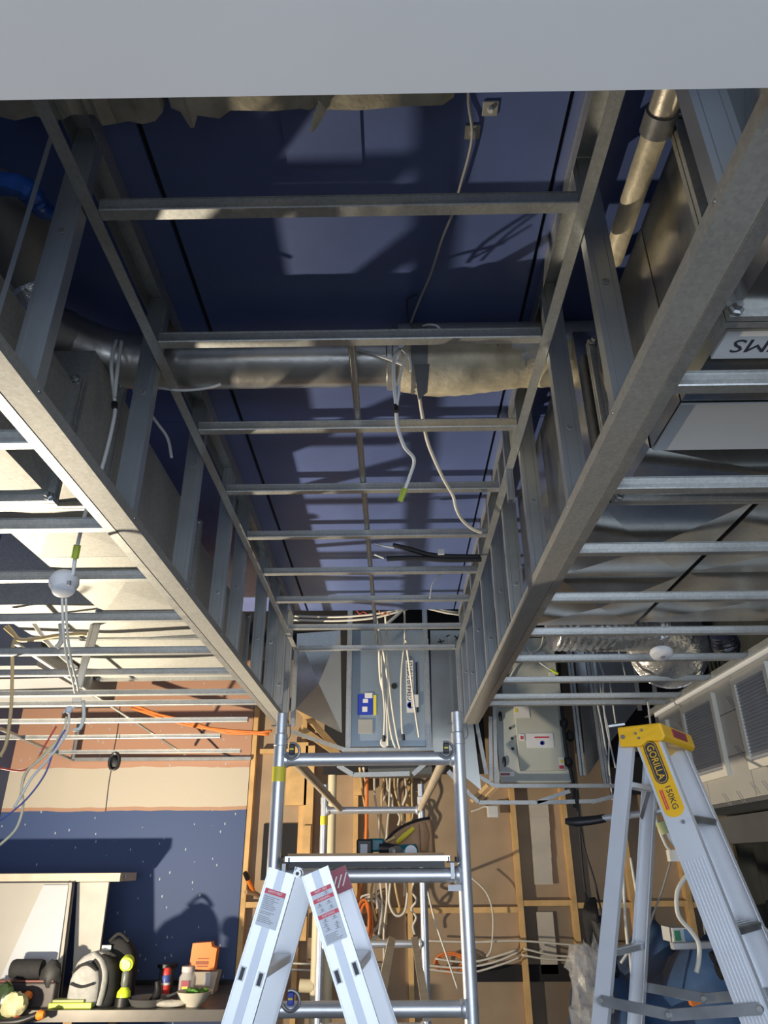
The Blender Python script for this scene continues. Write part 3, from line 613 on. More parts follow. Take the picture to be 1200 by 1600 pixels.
# bracing hooks (claw with coloured trigger)
def claw(c, m):
    r = MB(); c = V(c); n = 18
    pts = [c+V((.03*math.cos(a), -.03, .03*math.sin(a))) for a in [math.radians(200+ (i*270/n)) for i in range(n+1)]]
    r.tube(pts, .006, 8, 0); o = r.build('brace_hook', STEELD, tw, smooth=True)
    bx('trigger', (c.x-.011, c.y-.042, c.z-.012), (c.x+.011, c.y-.018, c.z+.026), m, o, bevel=.003)
    bx('trigger_pin', (c.x-.008, c.y-.045, c.z+.004), (c.x+.008, c.y-.04, c.z+.010), YLAB, o)
claw((xl+.052, yf, lz[0]+.028), BLACK); claw((xr-.052, yf, lz[0]+.028), BLACK); claw((xl+.09, yf, lz[2]+.03), BLUEP)
GUARD = mat('worn_guardrail', (.56, .48, .38), .5, .35, .12, 12)
for x, s in ((xl+.05, 1), (xr-.05, -1)):
    MB().tube([(x, yf+.03, lz[0]+.01), (x+s*.03 , yk-.03, P(580, 1266, yk).z+.01)], .021, 16, 0).build('guardrail', GUARD, tw, smooth=True)
a_ = P(600, 1472, 4.9); 
MB().beam(P(612, 1468, 5.2), P(588, 1590, 3.6), .045, .03, Y3).build('diagonal_brace', GUARD, tw)
MB().beam(P(648, 1468, 5.2), P(668, 1590, 3.9), .04, .03, Y3).build('diagonal_brace', GUARD, tw)
# deck
dk = bx('deck_frame', (xl+.045, yf-.03, .010), (xr-.055, yk+.03, .028), ALU, tw)
bx('deck_board', (xl+.055, yf-.028, .028), (xr-.075, yk+.02, .038), TIMBERD, dk)
bx('deck_channel', (xl+.06, yf-.028, -.012), (xr-.075, yf+.05, .0098), BLACK, dk)
for x in (xl+.028, xr-.062):
    h = MB().sweep((x, yf-.04, .004), (x, yf+.05, .004), U_(.035, .02, .004), X3, Z3); h.build('end_hook', BLACK, dk)
    bx('hook_strap', (x+.008, yf-.034, -.05), (x+.022, yf-.030, .006), STEELD, dk)
    MB().sweep((x-.002, yf-.02, -.09), (x+.045, yf-.02, -.09), U_(.02, .02, .003), Y3, Z3).build('hook_clip', WHITE, dk)

# things on the deck
dd = thing('cordless_drill', (-.05, 3.55, .04), 'black and teal cordless drill lying on the scaffold deck', 'drill')
yy = 3.5
A, B = q2(557, 1311, 582, 1342, yy); bt = bx('battery', (A.x, yy, .04), (B.x, yy+.11, A.z), BLACK, dd, bevel=.008)
A2, B2 = q2(563, 1319, 574, 1334, yy); bx('battery_label', (A2.x, yy-.002, B2.z), (B2.x, yy+.003, A2.z), LABELG, bt)
A, B = q2(576, 1310, 600, 1338, yy+.02); bx('battery_top', (A.x, yy+.02, .05), (B.x, yy+.1, A.z), TEAL, dd, bevel=.008)
MB().tube([P(594, 1326, yy+.04), P(612, 1327, yy+.03), P(626, 1330, yy+.02)], [.030, .023, .026], 14, 5).build('handle', BLACK, dd, smooth=True)
MB().tube([P(618, 1331, yy+.03), P(630, 1331, yy), P(649, 1330, yy+.02)], [.022, .030, .030], 16, 5).build('motor_body', TEAL, dd, smooth=True)
MB().lathe(P(622, 1332, yy-.01), [(.026, 0), (.026, .02), (.018, .035), (.016, .06), (.006, .064)], 16, (-.5, -1, .1)).build('chuck', STEELD, dd, smooth=True)
MB().lathe(P(642, 1331, yy-.02), [(.027, 0), (.027, .012)], 16, (0, -1, .0)).build('vent_ring', STEELD, dd, smooth=True)
tb = thing('tool_pouch', (.12, 3.75, .04), 'tan leather tool pouch with yellow handles on the scaffold deck', 'tool bag')
yy = 3.72
poly = [P(*q, yy) for q in ((600, 1318), (612, 1302), (632, 1290), (655, 1282), (671, 1277), (674, 1290), (676, 1320), (677, 1334), (672, 1341), (602, 1341))]
poly[-1].z = .04; poly[-2].z = .04
MB().prism(poly, (.02, .16, 0)).build('pouch_body', LEATHER, tb, bevel=.012, smooth=True)
MB().tube([P(600, 1318, yy-.005), P(615, 1301, yy-.012), P(633, 1289, yy-.012), P(655, 1281, yy-.01), P(672, 1278, yy)], .0065, 8, 5).build('black_trim', BLACKF, tb, smooth=True)
MB().tube([P(660, 1286, yy-.012), P(664, 1305, yy-.014), P(663, 1330, yy-.012)], [.02, .03, .022], 10, 5, 0, .5).build('pocket', LEATHER, tb, smooth=True)
MB().tube([P(620, 1316, yy-.03), P(632, 1306, yy-.04), P(646, 1294, yy-.03)], [.010, .013, .010], 10, 5).build('yellow_handle', YLAB, tb, smooth=True)
MB().tube([P(602, 1316, yy-.03), P(617, 1308, yy-.03)], .006, 8, 0).build('tool_shaft', TAN, tb, smooth=True)
A = P(648, 1338, yy-.05); B = P(672, 1338, yy-.05); MB().tube([A, B], .008, 8, 0).build('yellow_tool', YLAB, tb, smooth=True)

# =================================================================== FRONT TRESTLE LADDER
fl_ = thing('trestle_ladder', (-.23, 2.1, -1.6), 'white aluminium folding ladder standing open in front of the scaffold tower', 'ladder')
apex = {1.88: None}
def stile(yn, top, low, wid, name_top):
    """flat channel from top to floor, web facing the camera"""
    top, low = V(top), V(low); d = (low-top).normalized(); end = top+d*((-1.6-top.z)/d.z)
    side = d.cross(Y3).normalized()
    if side.x < 0: side = -side
    W = wid; e = .022
    s_ = MB().sweep(top, end, [(-W/2,0),(W/2,0),(W/2,e),(W/2-.002,e),(W/2-.002,.002),(-W/2+.002,.002),(-W/2+.002,e),(-W/2,e)], side, Y3).build('stile', ALUW, fl_)
    return s_, top, end, d, side
yn = 1.86
def ptn(x, y): return P(x, y, yn)
st = {}
st['l'] = stile(yn, ptn(441, 1361), ptn(370, 1600), .064, 'l')
st['r'] = stile(yn, ptn(492, 1361), ptn(567, 1600), .064, 'r')
off = V((.018, .36, 0))
far = {}
for k in 'lr':
    s_, top, end, d, side = st[k]
    far[k] = MB().sweep(top+off, end+off, [(-.032,0),(.032,0),(.032,-.022),(.030,-.022),(.030,-.002),(-.030,-.002),(-.030,-.022),(-.032,-.022)], side, Y3).build('stile', ALUW, fl_)
    MB().beam(top+d*.0+V((0, -.0012, 0)), end+V((0, -.0012, 0)), .018, .0022, Y3).build('centre_stripe', ALUB, s_)
    for e_ in (-.031, .031):
        MB().beam(top+side*e_+V((0, -.001, 0)), end+side*e_+V((0, -.001, 0)), .003, .003, Y3).build('edge_bead', ALUW, s_)
    # treads
    L = (end-top).length
    for q in (.215, .47, .72, .965, 1.2, 1.42):
        if q > L-.03: break
        c = top+d*q; c2 = c+off
        MB().beam(c+V((0, .022, 0)), c2-V((0, .022, 0)), .05, .022, Z3, .003).build('tread', ALU, fl_)
        if q < .3:
            for e_ in (-.021, .021):
                cc = c+side*e_+V((0, -.001, 0)); 
                MB().beam(cc-d*.014, cc+d*.014, .0135, .003, Y3, .001).build('tread_end_rim', WHITE, s_)
                MB().beam(cc-d*.012-V((0, .001, 0)), cc+d*.012-V((0, .001, 0)), .0085, .003, Y3, .001).build('tread_slot', INK, s_)
# labels on the stiles
def on(k, q, e_, lift=.0032):
    s_, top, end, d, side = st[k]; return top+d*q+side*e_-V((0, lift, 0))
def strip(k, q0, q1, e0, e1, m, lift=.003, name='label_print', parent=None):
    s_, top, end, d, side = st[k]
    pts = [on(k, q0, e0, lift), on(k, q0, e1, lift), on(k, q1, e1, lift), on(k, q1, e0, lift)]
    return MB().prism(pts, (0, .0012, 0)).build(name, m, parent or s_)
lab = strip('l', .047, .118, -.025, .024, LABELG, name='safety_label')
strip('l', .042, .052, -.025, .024, REDP, .0042)
text('SAFETY FIRST', .0075, on('l', .047, -.0005, .0046), st['l'][4], -st['l'][3], LABEL, st['l'][0], fit=.034)
qq = .057
while qq < .112:
    wd = random.uniform(.55, .98); strip('l', qq, qq+.0013, -.022, -.022+.042*wd, INKG, .0040); qq += .0036 if random.random() > .2 else .006
lab = strip('r', .042, .152, -.024, .025, LABELG, name='safety_label')
for q, t_ in ((.038, 'SAFETY FIRST'), (.056, 'WARNING'), (.090, 'POSITIONING')):
    strip('r', q, q+.0085, -.024, .025, REDP, .0042)
    text(t_, .0068, on('r', q+.0043, .0005, .0046), st['r'][4], -st['r'][3], LABEL, st['r'][0], fit=.030)
for q, e_ in ((.050, .010), (.070, -.012), (.070, .010), (.081, -.010), (.081, .012), (.103, -.010), (.103, .012), (.112, -.012), (.116, .013), (.124, .012), (.121, -.010)):
    strip('r', q-.003, q+.003, e_-.001, e_+.001, INKG, .004); strip('r', q-.001, q+.0005, e_-.004, e_+.004, INKG, .0041); strip('r', q+.003, q+.0042, e_-.007, e_+.006, INKG, .004)
qq = .132
while qq < .149:
    strip('r', qq, qq+.0012, -.021, -.021+.042*random.uniform(.6, 1), INKG, .004); qq += .003
# hinge and maroon cap labels
hc = ptn(465, 1365); MB().tube([hc+V((0, -.004, 0)), hc+V((0, .03, 0))], .0085, 16, 0).build('hinge_pin', GALV, fl_, smooth=True)
MB().lathe(hc+V((0, -.0035, 0)), [(.004, 0), (.004, .002)], 12, (0, -1, 0)).build('pin_hole', INK, fl_)
MB().tube([hc+V((.0, .03, 0)), hc+off+V((0, .0, 0))], .010, 12, 0).build('hinge_rod', ALU, fl_, smooth=True)
for k, e0 in (('l', 1), ('r', -1)):
    s_, top, end, d, side = st[k]
    pts = [top+side*.03*e0+off-V((0, .024, 0)), hc+off-V((0, .024, 0)), hc+off+d*.03-V((0, .024, 0)), top+side*.03*e0+d*.05+off-V((0, .024, 0))]
    MB().prism(pts, (0, .004, 0)).build('hinge_plate', MAROON, fl_)
s_, top, end, d, side = st['r']
a0 = top+off-V((0, .0235, 0))
MB().prism([a0-side*.032, a0+side*.032, a0+side*.032+d*.06, a0-side*.032+d*.06], (0, .0012, 0)).build('cap_label', MAROON, fl_)
for k in range(3): MB().prism([a0+side*(-.02+.014*k)+d*.046-V((0,.001,0)), a0+side*(-.016+.014*k)+d*.046-V((0,.001,0)), a0+side*(.004+.014*k)+d*.018-V((0,.001,0)), a0+side*(.0+.014*k)+d*.018-V((0,.001,0))], (0, .0008, 0)).build('cap_print', LABEL, fl_)

# =================================================================== YELLOW-CAPPED STEPLADDER
gl = thing('stepladder', (.9, 2.3, -1.6), 'tall aluminium stepladder with yellow cap in front of the white grilles', 'ladder')
wv = V((.60, .80, 0)); dv = V((.80, -.60, 0))
def onplane(x, y, o):          # point of the near side plane through o spanned by dv and Z
    v = ray(x, y); n = wv; return v*(o.dot(n)/v.dot(n))
O = P(1005, 1150, 2.25)
fa, fb = onplane(1010, 1152, O), onplane(1183, 1600, O)
ra, rb = onplane(979, 1150, O), onplane(936, 1600, O)
def tofloor(a, b): d = (b-a).normalized(); return a+d*((-1.6-a.z)/d.z), d
fe, fdv = tofloor(fa, fb); re_, rdv = tofloor(ra, rb)
WT, WBm = .26, .42
def wid(z): return WT+(WBm-WT)*(fa.z-z)/(fa.z+1.6)
fside = fdv.cross(wv).normalized(); fside = fside if fside.dot(dv) > 0 else -fside
rside = rdv.cross(wv).normalized(); rside = rside if rside.dot(dv) > 0 else -rside
def chan(a, b, W, e, side, out, name):
    return MB().sweep(a, b, [(-W/2,0),(W/2,0),(W/2,e),(W/2-.003,e),(W/2-.003,.003),(-W/2+.003,.003),(-W/2+.003,e),(-W/2,e)], side, out).build(name, ALUW, gl)
s1 = chan(fa, fe, .076, .028, fside, wv, 'front_stile')
s2 = chan(fa+wv*WT, fe+wv*WBm, .076, .028, fside, -wv, 'front_stile')
r1 = chan(ra, re_, .044, .024, rside, wv, 'rear_leg'); r2 = chan(ra+wv*(WT-.02), re_+wv*(WBm-.02), .044, .024, rside, -wv, 'rear_leg')
for k in range(-3, 4):
    MB().beam(fa+fdv*.34+fside*k*.009-wv*.0008, fe+fside*k*.009-wv*.0008, .0035, .002, wv).build('stile_rib', ALUW, s1)
Lf = (fe-fa).length
for k, q in enumerate((.235, .515, .79, 1.07, 1.35, 1.63, 1.9)):
    if q > Lf-.08: break
    c = fa+fdv*q; ww = wid(c.z)
    t_ = MB().beam(c+wv*.028+V((0, 0, 0)), c+wv*(ww-.028), .076, .020, Z3, .003).build('step', STEELD, gl)
    for j in (-1, 0, 1): MB().beam(c+wv*.03+dv*.022*j+V((0,0,.011)), c+wv*(ww-.03)+dv*.022*j+V((0,0,.011)), .008, .003).build('tread_rib', ALU, t_)
for q in (.14, .60, 1.05, 1.5):
    c = ra+rdv*q; MB().beam(c+wv*.02, c+wv*(wid(c.z)-.03), .028, .018, Z3, .002).build('rear_rung', ALU, gl)
for sgn in (0, 1):
    c = ra+rdv*.14+wv*(wid(0)-.05 if sgn else .03); MB().beam(c, c+rdv*.09+wv*(-.05 if sgn else .05), .014, .005, dv).build('gusset', STEELD, gl)
# cap
cap = MB(); ct = .030; lft = onplane(966, 1136, O); rgt = onplane(1027, 1131, O)
z1 = rgt.z; pr = [(-.055, -.046), (.01, -.050), (.03, -.036), (.075, -.040), (.085, -.028), (.078, .012), (-.055, .012)]
cc = onplane(996, 1141, O)
cap.sweep(cc-wv*.02, cc+wv*(WT+.02), pr, dv, Z3); co = cap.build('cap', YEL, gl, bevel=.005)
for u_, v_ in ((-.04, -.018), (.0, -.012), (.02, -.004), (.008, -.026)):
    MB().lathe(cc-wv*.021+dv*u_+Z3*v_, [(.007 if u_ < -.03 else .0045, 0), (.006 if u_ < -.03 else .003, .004)], 10, -wv).build('rivet', STEELD, co)
a0 = cc+wv*.05+dv*.083+Z3*-.028; 
MB().prism([cc+wv*.07+dv*.0835+Z3*-.020, cc+wv*.20+dv*.0835+Z3*-.020, cc+wv*.20+dv*.0805+Z3*.004, cc+wv*.07+dv*.0805+Z3*.004], dv*.003).build('cap_slot', MAROON, co)
MB().beam(lft+V((-.03, 0, .002)), lft+V((.02, 0, .008)), .012, .006).build('tool_hook', GALV, co)
# GORILLA label on the near stile
def st_pt(q, e_, l=.0015): return fa+fdv*q+fside*e_-wv*l
lb = []
N = 10
for i in range(N+1): an = math.pi*i/N; lb.append(st_pt(.012-.026*math.sin(an)*.5, .030*math.cos(an)))
for i in range(N+1): an = math.pi*i/N; lb.append(st_pt(.205+.026*math.sin(an)*.9, -.030*math.cos(an)))
MB().prism(lb, wv*.0015).build('yellow_label', YEL, s1)
def capsule(q0, q1, hw, l, m, nm):
    pts = []
    for i in range(N+1): an = math.pi*i/N; pts.append(st_pt(q0+hw-hw*math.sin(an), hw*math.cos(an), l))
    for i in range(N+1): an = math.pi*i/N; pts.append(st_pt(q1-hw+hw*math.sin(an), -hw*math.cos(an), l))
    return MB().prism(pts, wv*.001).build(nm, m, s1)
capsule(.012, .137, .0205, .0026, INK, 'badge'); capsule(.0155, .1335, .017, .0034, YEL, 'badge_rim'); capsule(.017, .132, .0155, .0040, INK, 'badge_field')
text('GORILLA', .030, st_pt(.0745, 0, .0048), fdv, fside, YEL, s1, fit=.098)
text('150KG', .024, st_pt(.176, .006, .0026), fdv, fside, INK, s1, fit=.062)
for e_ in (-.013, -.019): MB().beam(st_pt(.150, e_, .002), st_pt(.205, e_, .002), .0035, .001, wv).build('small_print', REDP, s1)
MB().lathe(st_pt(.245, .012, .001), [(.006, 0), (.005, .004)], 10, -wv).build('rivet', STEELD, s1)
# spreader straps
for sgn in (0, 1):
    a_ = onplane(941, 1563, O); b_ = onplane(1048, 1585, O); c_ = onplane(1190, 1575, O); w_ = wv*(wid(-.5)-.02) if sgn else wv*-.006
    MB().beam(a_+w_, b_+w_, .006, .026, Z3).build('spreader', STEELD, gl); MB().beam(b_+w_-wv*.006, c_+w_-wv*.006, .006, .026, Z3).build('spreader', STEELD, gl)
    for p_ in (a_, b_, c_): MB().lathe(p_+w_-wv*.008, [(.009, 0), (.007, .006)], 10, -wv).build('spreader_rivet', GALV, gl)
# pole with black handle lying through the ladder
pe = thing('extension_pole', P(960, 1280, 2.5), 'aluminium pole with black handle lying across the yellow-capped stepladder', 'pole')
MB().tube([P(942, 1279, 2.62), P(1010, 1271, 2.55), P(1060, 1262, 2.5)], .011, 12, 0).build('pole', ALU, pe, smooth=True)
MB().tube([P(883, 1283, 2.66), P(900, 1284, 2.65), P(930, 1281, 2.63), P(946, 1278, 2.62)], [.010, .018, .016, .015], 12, 4, 0, .8).build('handle', BLACK, pe, smooth=True)

# =================================================================== LEFT BENCH AND ITS THINGS
ZB = -.88
bn = thing('workbench', (-2.3, 6.4, -1.6), 'long dark workbench along the blue wall at lower left', 'bench')
bx('top', (-3.58, 5.85, ZB-.04), (-1.10, 6.95, ZB), BENCH, bn)
bx('front_edge', (-3.58, 5.82, ZB-.065), (-1.10, 5.85, ZB+.002), BENCHE, bn)
bx('back_rail', (-2.2, 6.95, ZB), (-1.12, 7.0, ZB+.03), BLACK, bn)
for x in (-3.4, -2.3, -1.2):
    for y in (5.92, 6.85): bx('leg', (x, y, -1.6), (x+.06, y+.06, ZB-.04), TIMBERD, bn)
cbn = thing('wall_shelf_unit', (-3.0, 6.6, ZB), 'white open cabinet carcass with thick beige top left of the backpack', 'cabinet')
A = P(195, 1365, 6.45); zt = A.z
bx('top_slab', (-3.58, 6.35, zt-.055), (A.x, 6.75, zt+.005), mat('beige_slab', (.55, .48, .38), .6, 0, .12, 8), cbn)
A, B = q2(0, 1374, 113, 1590, 6.35)
dpan = mat('white_board', (.46, .44, .40), .5, 0, .05, 3)
x1 = P(112, 1374, 6.30).x; x0b = P(85, 1585, 6.0).x
MB().hexa([(-3.55, 6.02, ZB+.005), (x0b, 6.02, ZB+.005), (x0b, 6.05, ZB+.005), (-3.55, 6.05, ZB+.005), (-3.55, 6.32, zt-.06), (x1, 6.32, zt-.06), (x1, 6.345, zt-.06), (-3.55, 6.345, zt-.06)]).build('front_board', dpan, cbn)
x2 = P(172, 1374, 6.42).x; x2b = P(150, 1560, 6.3).x
MB().hexa([(x0b+.01, 6.24, ZB+.005), (x2b, 6.24, ZB+.005), (x2b, 6.265, ZB+.005), (x0b+.01, 6.265, ZB+.005), (x1+.01, 6.40, zt-.06), (x2, 6.40, zt-.06), (x2, 6.425, zt-.06), (x1+.01, 6.425, zt-.06)]).build('side_board', mat('stained_board', (.52, .49, .45), .6, 0, .12, 4), cbn)
MB().beam((x0b+.006, 6.04, ZB+.004), (x1+.006, 6.33, zt-.06), .016, .02, Y3).build('black_edge', BLACK, cbn)
for q in ((105, 1380), (101, 1404)): MB().lathe(P(*q, 6.31), [(.006, 0), (.005, .003)], 8, (0, -1, 0)).build('screw', STEELD, cbn)
bx('slab_end_clip', tuple(P(195, 1372, 6.44)), tuple(P(201, 1366, 6.5)), GALV, cbn)
xs = P(60, 1400, 6.25).x
MB().hexa([(xs-.10, 6.00, ZB+.02), (x0b-.03, 6.00, ZB+.02), (x0b-.03, 6.012, ZB+.02), (xs-.10, 6.012, ZB+.02), (xs, 6.305, zt-.075), (x1-.02, 6.305, zt-.075), (x1-.02, 6.317, zt-.075), (xs, 6.317, zt-.075)]).build('pale_sheet', mat('cool_white_board', (.54, .56, .60), .5, 0, .03, 3), cbn)
# backpack
bp = thing('backpack', (-2.3, 6.0, ZB), 'grey and black backpack standing on the bench', 'backpack')
c = P(145, 1560, 6.02); bxx = c.x
def dome(cx, cy, z0, wdt, dp, h, n=9):
    mb = MB(); secs = []
    rows = [(0, .90), (.08, 1), (.35, 1.0), (.6, .96), (.78, .84), (.90, .62), (.97, .34), (1, .08)]
    m = 20; vs = []; fs = []
    for t, k in rows:
        for j in range(m):
            an = 2*math.pi*j/m; ca, sa = math.cos(an), math.sin(an)
            vs.append(V((cx+wdt/2*k*math.copysign(abs(ca)**.6, ca), cy+dp/2*(.55+.45*k)*math.copysign(abs(sa)**.6, sa), z0+h*t)))
    for i in range(len(rows)-1):
        for j in range(m): fs.append((i*m+j, i*m+(j+1) % m, (i+1)*m+(j+1) % m, (i+1)*m+j))
    fs += [tuple(range(m))[::-1], tuple(range((len(rows)-1)*m, len(rows)*m))]
    return mb.add(vs, fs)
dome(bxx+.10, 6.16, ZB, .28, .16, .40).build('dark_back', BLACKF, bp, smooth='full')
dome(bxx-.005, 6.05, ZB, .34, .2, .33).build('body', GREYF, bp, smooth='full')
dome(bxx+.045, 6.03, ZB+.002, .25, .19, .31).build('black_side', BLACKF, bp, smooth='full')
dome(bxx-.045, 5.99, ZB+.003, .23, .16, .26).build('front_pocket', GREYF, bp, smooth='full')
MB().tube([(bxx+.085, 5.925, ZB+0.015), (bxx+.10, 5.92, ZB+0.106), (bxx+.095, 5.93, ZB+0.198), (bxx+.05, 5.95, ZB+0.274), (bxx-.02, 5.97, ZB+0.319)], .022, 10, 5, 0, .5).build('grey_stripe', GREYF, bp, smooth=True)
MB().tube([(bxx-.13, 5.905, ZB+0.144), (bxx-.05, 5.90, ZB+0.125), (bxx+.03, 5.905, ZB+0.144)], .009, 8, 5).build('zip', BLACKF, bp, smooth=True)
MB().tube([(bxx-.14, 5.94, ZB+0.205), (bxx-.09, 5.915, ZB+0.247), (bxx-.03, 5.91, ZB+0.258), (bxx+.03, 5.93, ZB+0.220)], .010, 8, 5).build('zip', BLACKF, bp, smooth=True)
MB().tube([(bxx+.03, 6.12, ZB+0.380), (bxx+.10, 6.10, ZB+0.430), (bxx+.17, 6.12, ZB+0.380)], .012, 8, 6).build('top_handle', BLACKF, bp, smooth=True)
A, B = q2(160, 1477, 173, 1485, 6.07); bx('reflective_tab', (A.x, 6.065, B.z), (B.x, 6.075, A.z), mat('reflective', (.6, .65, .6), .4), bp)
def on_bench(x, y=None, Y=5.98): p = P(x, 1572, Y); return V((p.x, Y, ZB))
# lime torch
c = on_bench(191, Y=5.98); t_ = thing('work_torch', c, 'lime and clear work torch standing beside the backpack', 'torch')
MB().lathe(c, [(.055, 0), (.055, .05), (.045, .055)], 18).build('base', BLACK, t_, smooth=True)
MB().lathe(c+V((0,0,.055)), [(.048, 0), (.046, .03), (.03, .05), (.022, .06)], 18).build('collar', LIME, t_, smooth=True)
MB().lathe(c+V((0,0,.112)), [(.024, 0), (.03, .02), (.03, .085), (.024, .10)], 16).build('barrel', mat('smoke_barrel', (.12, .13, .11), .4), t_, smooth=True)
MB().lathe(c+V((0,-.03,.25)), [(.022, -.01), (.046, .0), (.05, .025), (.046, .06), (.02, .08)], 18, (-.15, .95, .25)).build('head', LIME, t_, smooth=True)
MB().lathe(c+V((0,-.034,.25)), [(.034, 0), (.032, .008)], 16, (.15, -.95, -.25)).build('lens', GLASSJ, t_, smooth=True)
# spray can
c = on_bench(255, Y=6.30); t_ = thing('spray_can', c, 'red, white and blue spray can standing before the blue wall', 'can')
MB().lathe(c, [(.032, 0), (.034, .006), (.034, .10)], 18).build('can_body', LABEL, t_, smooth=True)
MB().lathe(c+V((0,0,.03)), [(.0345, 0), (.0345, .055)], 18).build('red_band', RED, t_, smooth=True)
MB().lathe(c+V((0,0,.10)), [(.034, 0), (.034, .04), (.030, .048)], 18).build('blue_band', mat('navy_print', (.06, .1, .35), .4), t_, smooth=True)
MB().lathe(c+V((0,0,.148)), [(.03, 0), (.028, .035), (.02, .045)], 18).build('red_cap', RED, t_, smooth=True)
c = on_bench(255, Y=6.48); t_ = thing('dark_tin', c, 'dark round tin with black lid behind the spray can', 'tin')
MB().lathe(c, [(.055, 0), (.055, .17)], 20).build('tin_body', mat('dark_tin', (.10, .11, .11), .4, .3), t_, smooth=True)
MB().lathe(c+V((0,0,.17)), [(.06, 0), (.075, .006), (.075, .03), (.05, .036)], 20).build('lid', BLACK, t_, smooth=True)
# jar
c = on_bench(289, Y=6.15); t_ = thing('storage_jar', c, 'cloudy plastic jar with red and cream label on the bench', 'jar')
MB().lathe(c, [(.055, 0), (.06, .01), (.06, .15), (.045, .175), (.045, .185)], 20).build('jar_body', GLASSJ, t_, smooth=True)
MB().lathe(c+V((0,0,.185)), [(.048, 0), (.048, .03), (.044, .034)], 20).build('lid', mat('pale_pink_lid', (.60, .50, .48), .4), t_, smooth=True)
MB().box((c.x-.028, c.y-.0655, ZB+.03), (c.x+.028, c.y-.052, ZB+.135)).build('label', MAROON, t_)
MB().box((c.x-.02, c.y-.0665, ZB+.035), (c.x+.02, c.y-.064, ZB+.10)).build('label_print', YLAB, t_)
# bowl with greens
c = on_bench(302, Y=5.97); t_ = thing('bowl', c, 'cream bowl holding green salad at the bench edge', 'bowl')
MB().lathe(c, [(.05, 0), (.055, .01), (.09, .04), (.12, .085), (.125, .09), (.118, .09), (.085, .045), (.04, .02)], 24).build('bowl_body', CERAM, t_, smooth=True)
lf = MB()
for k in range(26): lf.blob(c+V((random.uniform(-.05,.08), random.uniform(-.05,.05), .085+random.uniform(0,.012))), (.022,.018,.010), 6, 4, .2)
lf.build('salad', GREEN, t_, kind='stuff', smooth=True)
# orange bag above clear container
c = on_bench(318, Y=6.52); t_ = thing('orange_tub', c, 'orange lidded tub with dark print leaning against the blue wall', 'tub')
A, B = q2(303, 1518, 335, 1548, 6.52)
MB().hexa([(A.x, 6.46, ZB+.002),(B.x, 6.46, ZB+.002),(B.x, 6.62, ZB+.002),(A.x, 6.62, ZB+.002),(A.x-.0, 6.5, A.z),(B.x+.02, 6.5, A.z),(B.x+.02, 6.64, A.z),(A.x, 6.64, A.z)]).build('clear_tub', mat('cloudy_tub', (.52, .47, .40), .3, 0, .1, 8), t_)
pl = [P(*q, 6.49) for q in ((295, 1514), (301, 1474), (330, 1472), (331, 1479), (339, 1482), (334, 1516))]
MB().prism(pl, (0, .10, .0)).build('orange_cover', ORNG, t_)
for y0, y1, x0, x1 in ((1497, 1498.5, 309, 326), (1502, 1507, 306, 325), (1509, 1511, 308, 324)): A, B = q2(x0, y0, x1, y1, 6.487); MB().box((A.x, 6.486, B.z), (B.x, 6.4905, A.z)).build('print', mat('brown_print', (.35, .07, .02), .5), t_)
A, B = q2(321, 1520, 328, 1540, 6.45); bx('paper_tag', (A.x, 6.445, B.z), (B.x, 6.461, A.z), LABEL, t_)
MB().tube([on_bench(307, Y=6.2)+V((0,0,.05)), on_bench(320, Y=6.2)+V((0,0,.055))], .026, 12, 0).build('bottle_stopper', ORNG, label='small orange plastic cap lying behind the salad bowl', cat='cap', smooth=True)
c = on_bench(232, Y=5.99); t_ = thing('frying_pan', c, 'grey round pan with black grip on the bench', 'pan')
MB().lathe(c, [(.10, 0), (.12, .01), (.145, .05), (.15, .052), (.14, .05), (.10, .014)], 26).build('pan_body', mat('pan_grey', (.22, .22, .22), .4, .5), t_, smooth=True)
MB().tube([c+V((.03,0,.02)), c+V((.05,.02,.08)), c+V((.035,.03,.14))], [.035,.028,.02], 10, 4).build('black_grip', BLACK, t_, smooth=True)
MB().tube([c+V((.12,0,.05)), c+V((.17,.05,.065)), c+V((.21,.1,.07))], .009, 8, 4).build('handle', STEELD, t_, smooth=True)
c = on_bench(265, Y=5.93); mb = MB(); mb.blob(c+V((0,0,.022)), (.13,.05,.022), 12, 6, .08); mb.build('cloth', mat('white_cloth', (.55,.52,.47), .9, 0, .1, 20, .3, 40), label='crumpled white cloth between the pan and the bowl', cat='cloth', smooth=True)
c = on_bench(113, Y=5.93); t_ = thing('lime_case', c, 'flat lime green tool case in front of the backpack', 'tool case')
MB().box((c.x-.15,c.y-.05,ZB),(c.x+.15,c.y+.06,ZB+.035)).build('case', mat('dull_lime', (.45,.55,.07), .45, 0, .15, 9), t_, bevel=.006); MB().box((c.x-.13,c.y-.04,ZB+.035),(c.x+.09,c.y+.05,ZB+.052)).build('case_lid', mat('olive_lid', (.32,.36,.14), .5), t_, bevel=.005)
c = on_bench(60, Y=5.97); t_ = thing('tool_case', c, 'black tool case with reddish lid under the black cylinder', 'tool case')
MB().box((c.x-.33,c.y-.06,ZB),(c.x+.12,c.y+.02,ZB+.15)).build('case', mat('worn_black', (.05,.04,.04), .5, 0, .3, 9), t_, bevel=.01)
MB().box((c.x-.31,c.y-.06,ZB+.15),(c.x+.10,c.y+.02,ZB+.165)).build('lid', mat('red_brown_lid', (.16,.06,.05), .5), t_, bevel=.005)
a_, b_ = P(18, 1530, 5.97), P(66, 1527, 5.97); t_ = thing('black_cylinder', V((a_.x, 5.97, ZB+.166)), 'black speaker-like cylinder lying on the tool case', 'speaker')
zz = ZB+.166+.062
MB().tube([(a_.x, 5.95, zz), (a_.x+.02, 5.95, zz), (b_.x-.02, 5.95, zz), (b_.x, 5.95, zz)], [.055, .061, .061, .055], 16, 0).build('shell', BLACKF, t_, smooth=True)
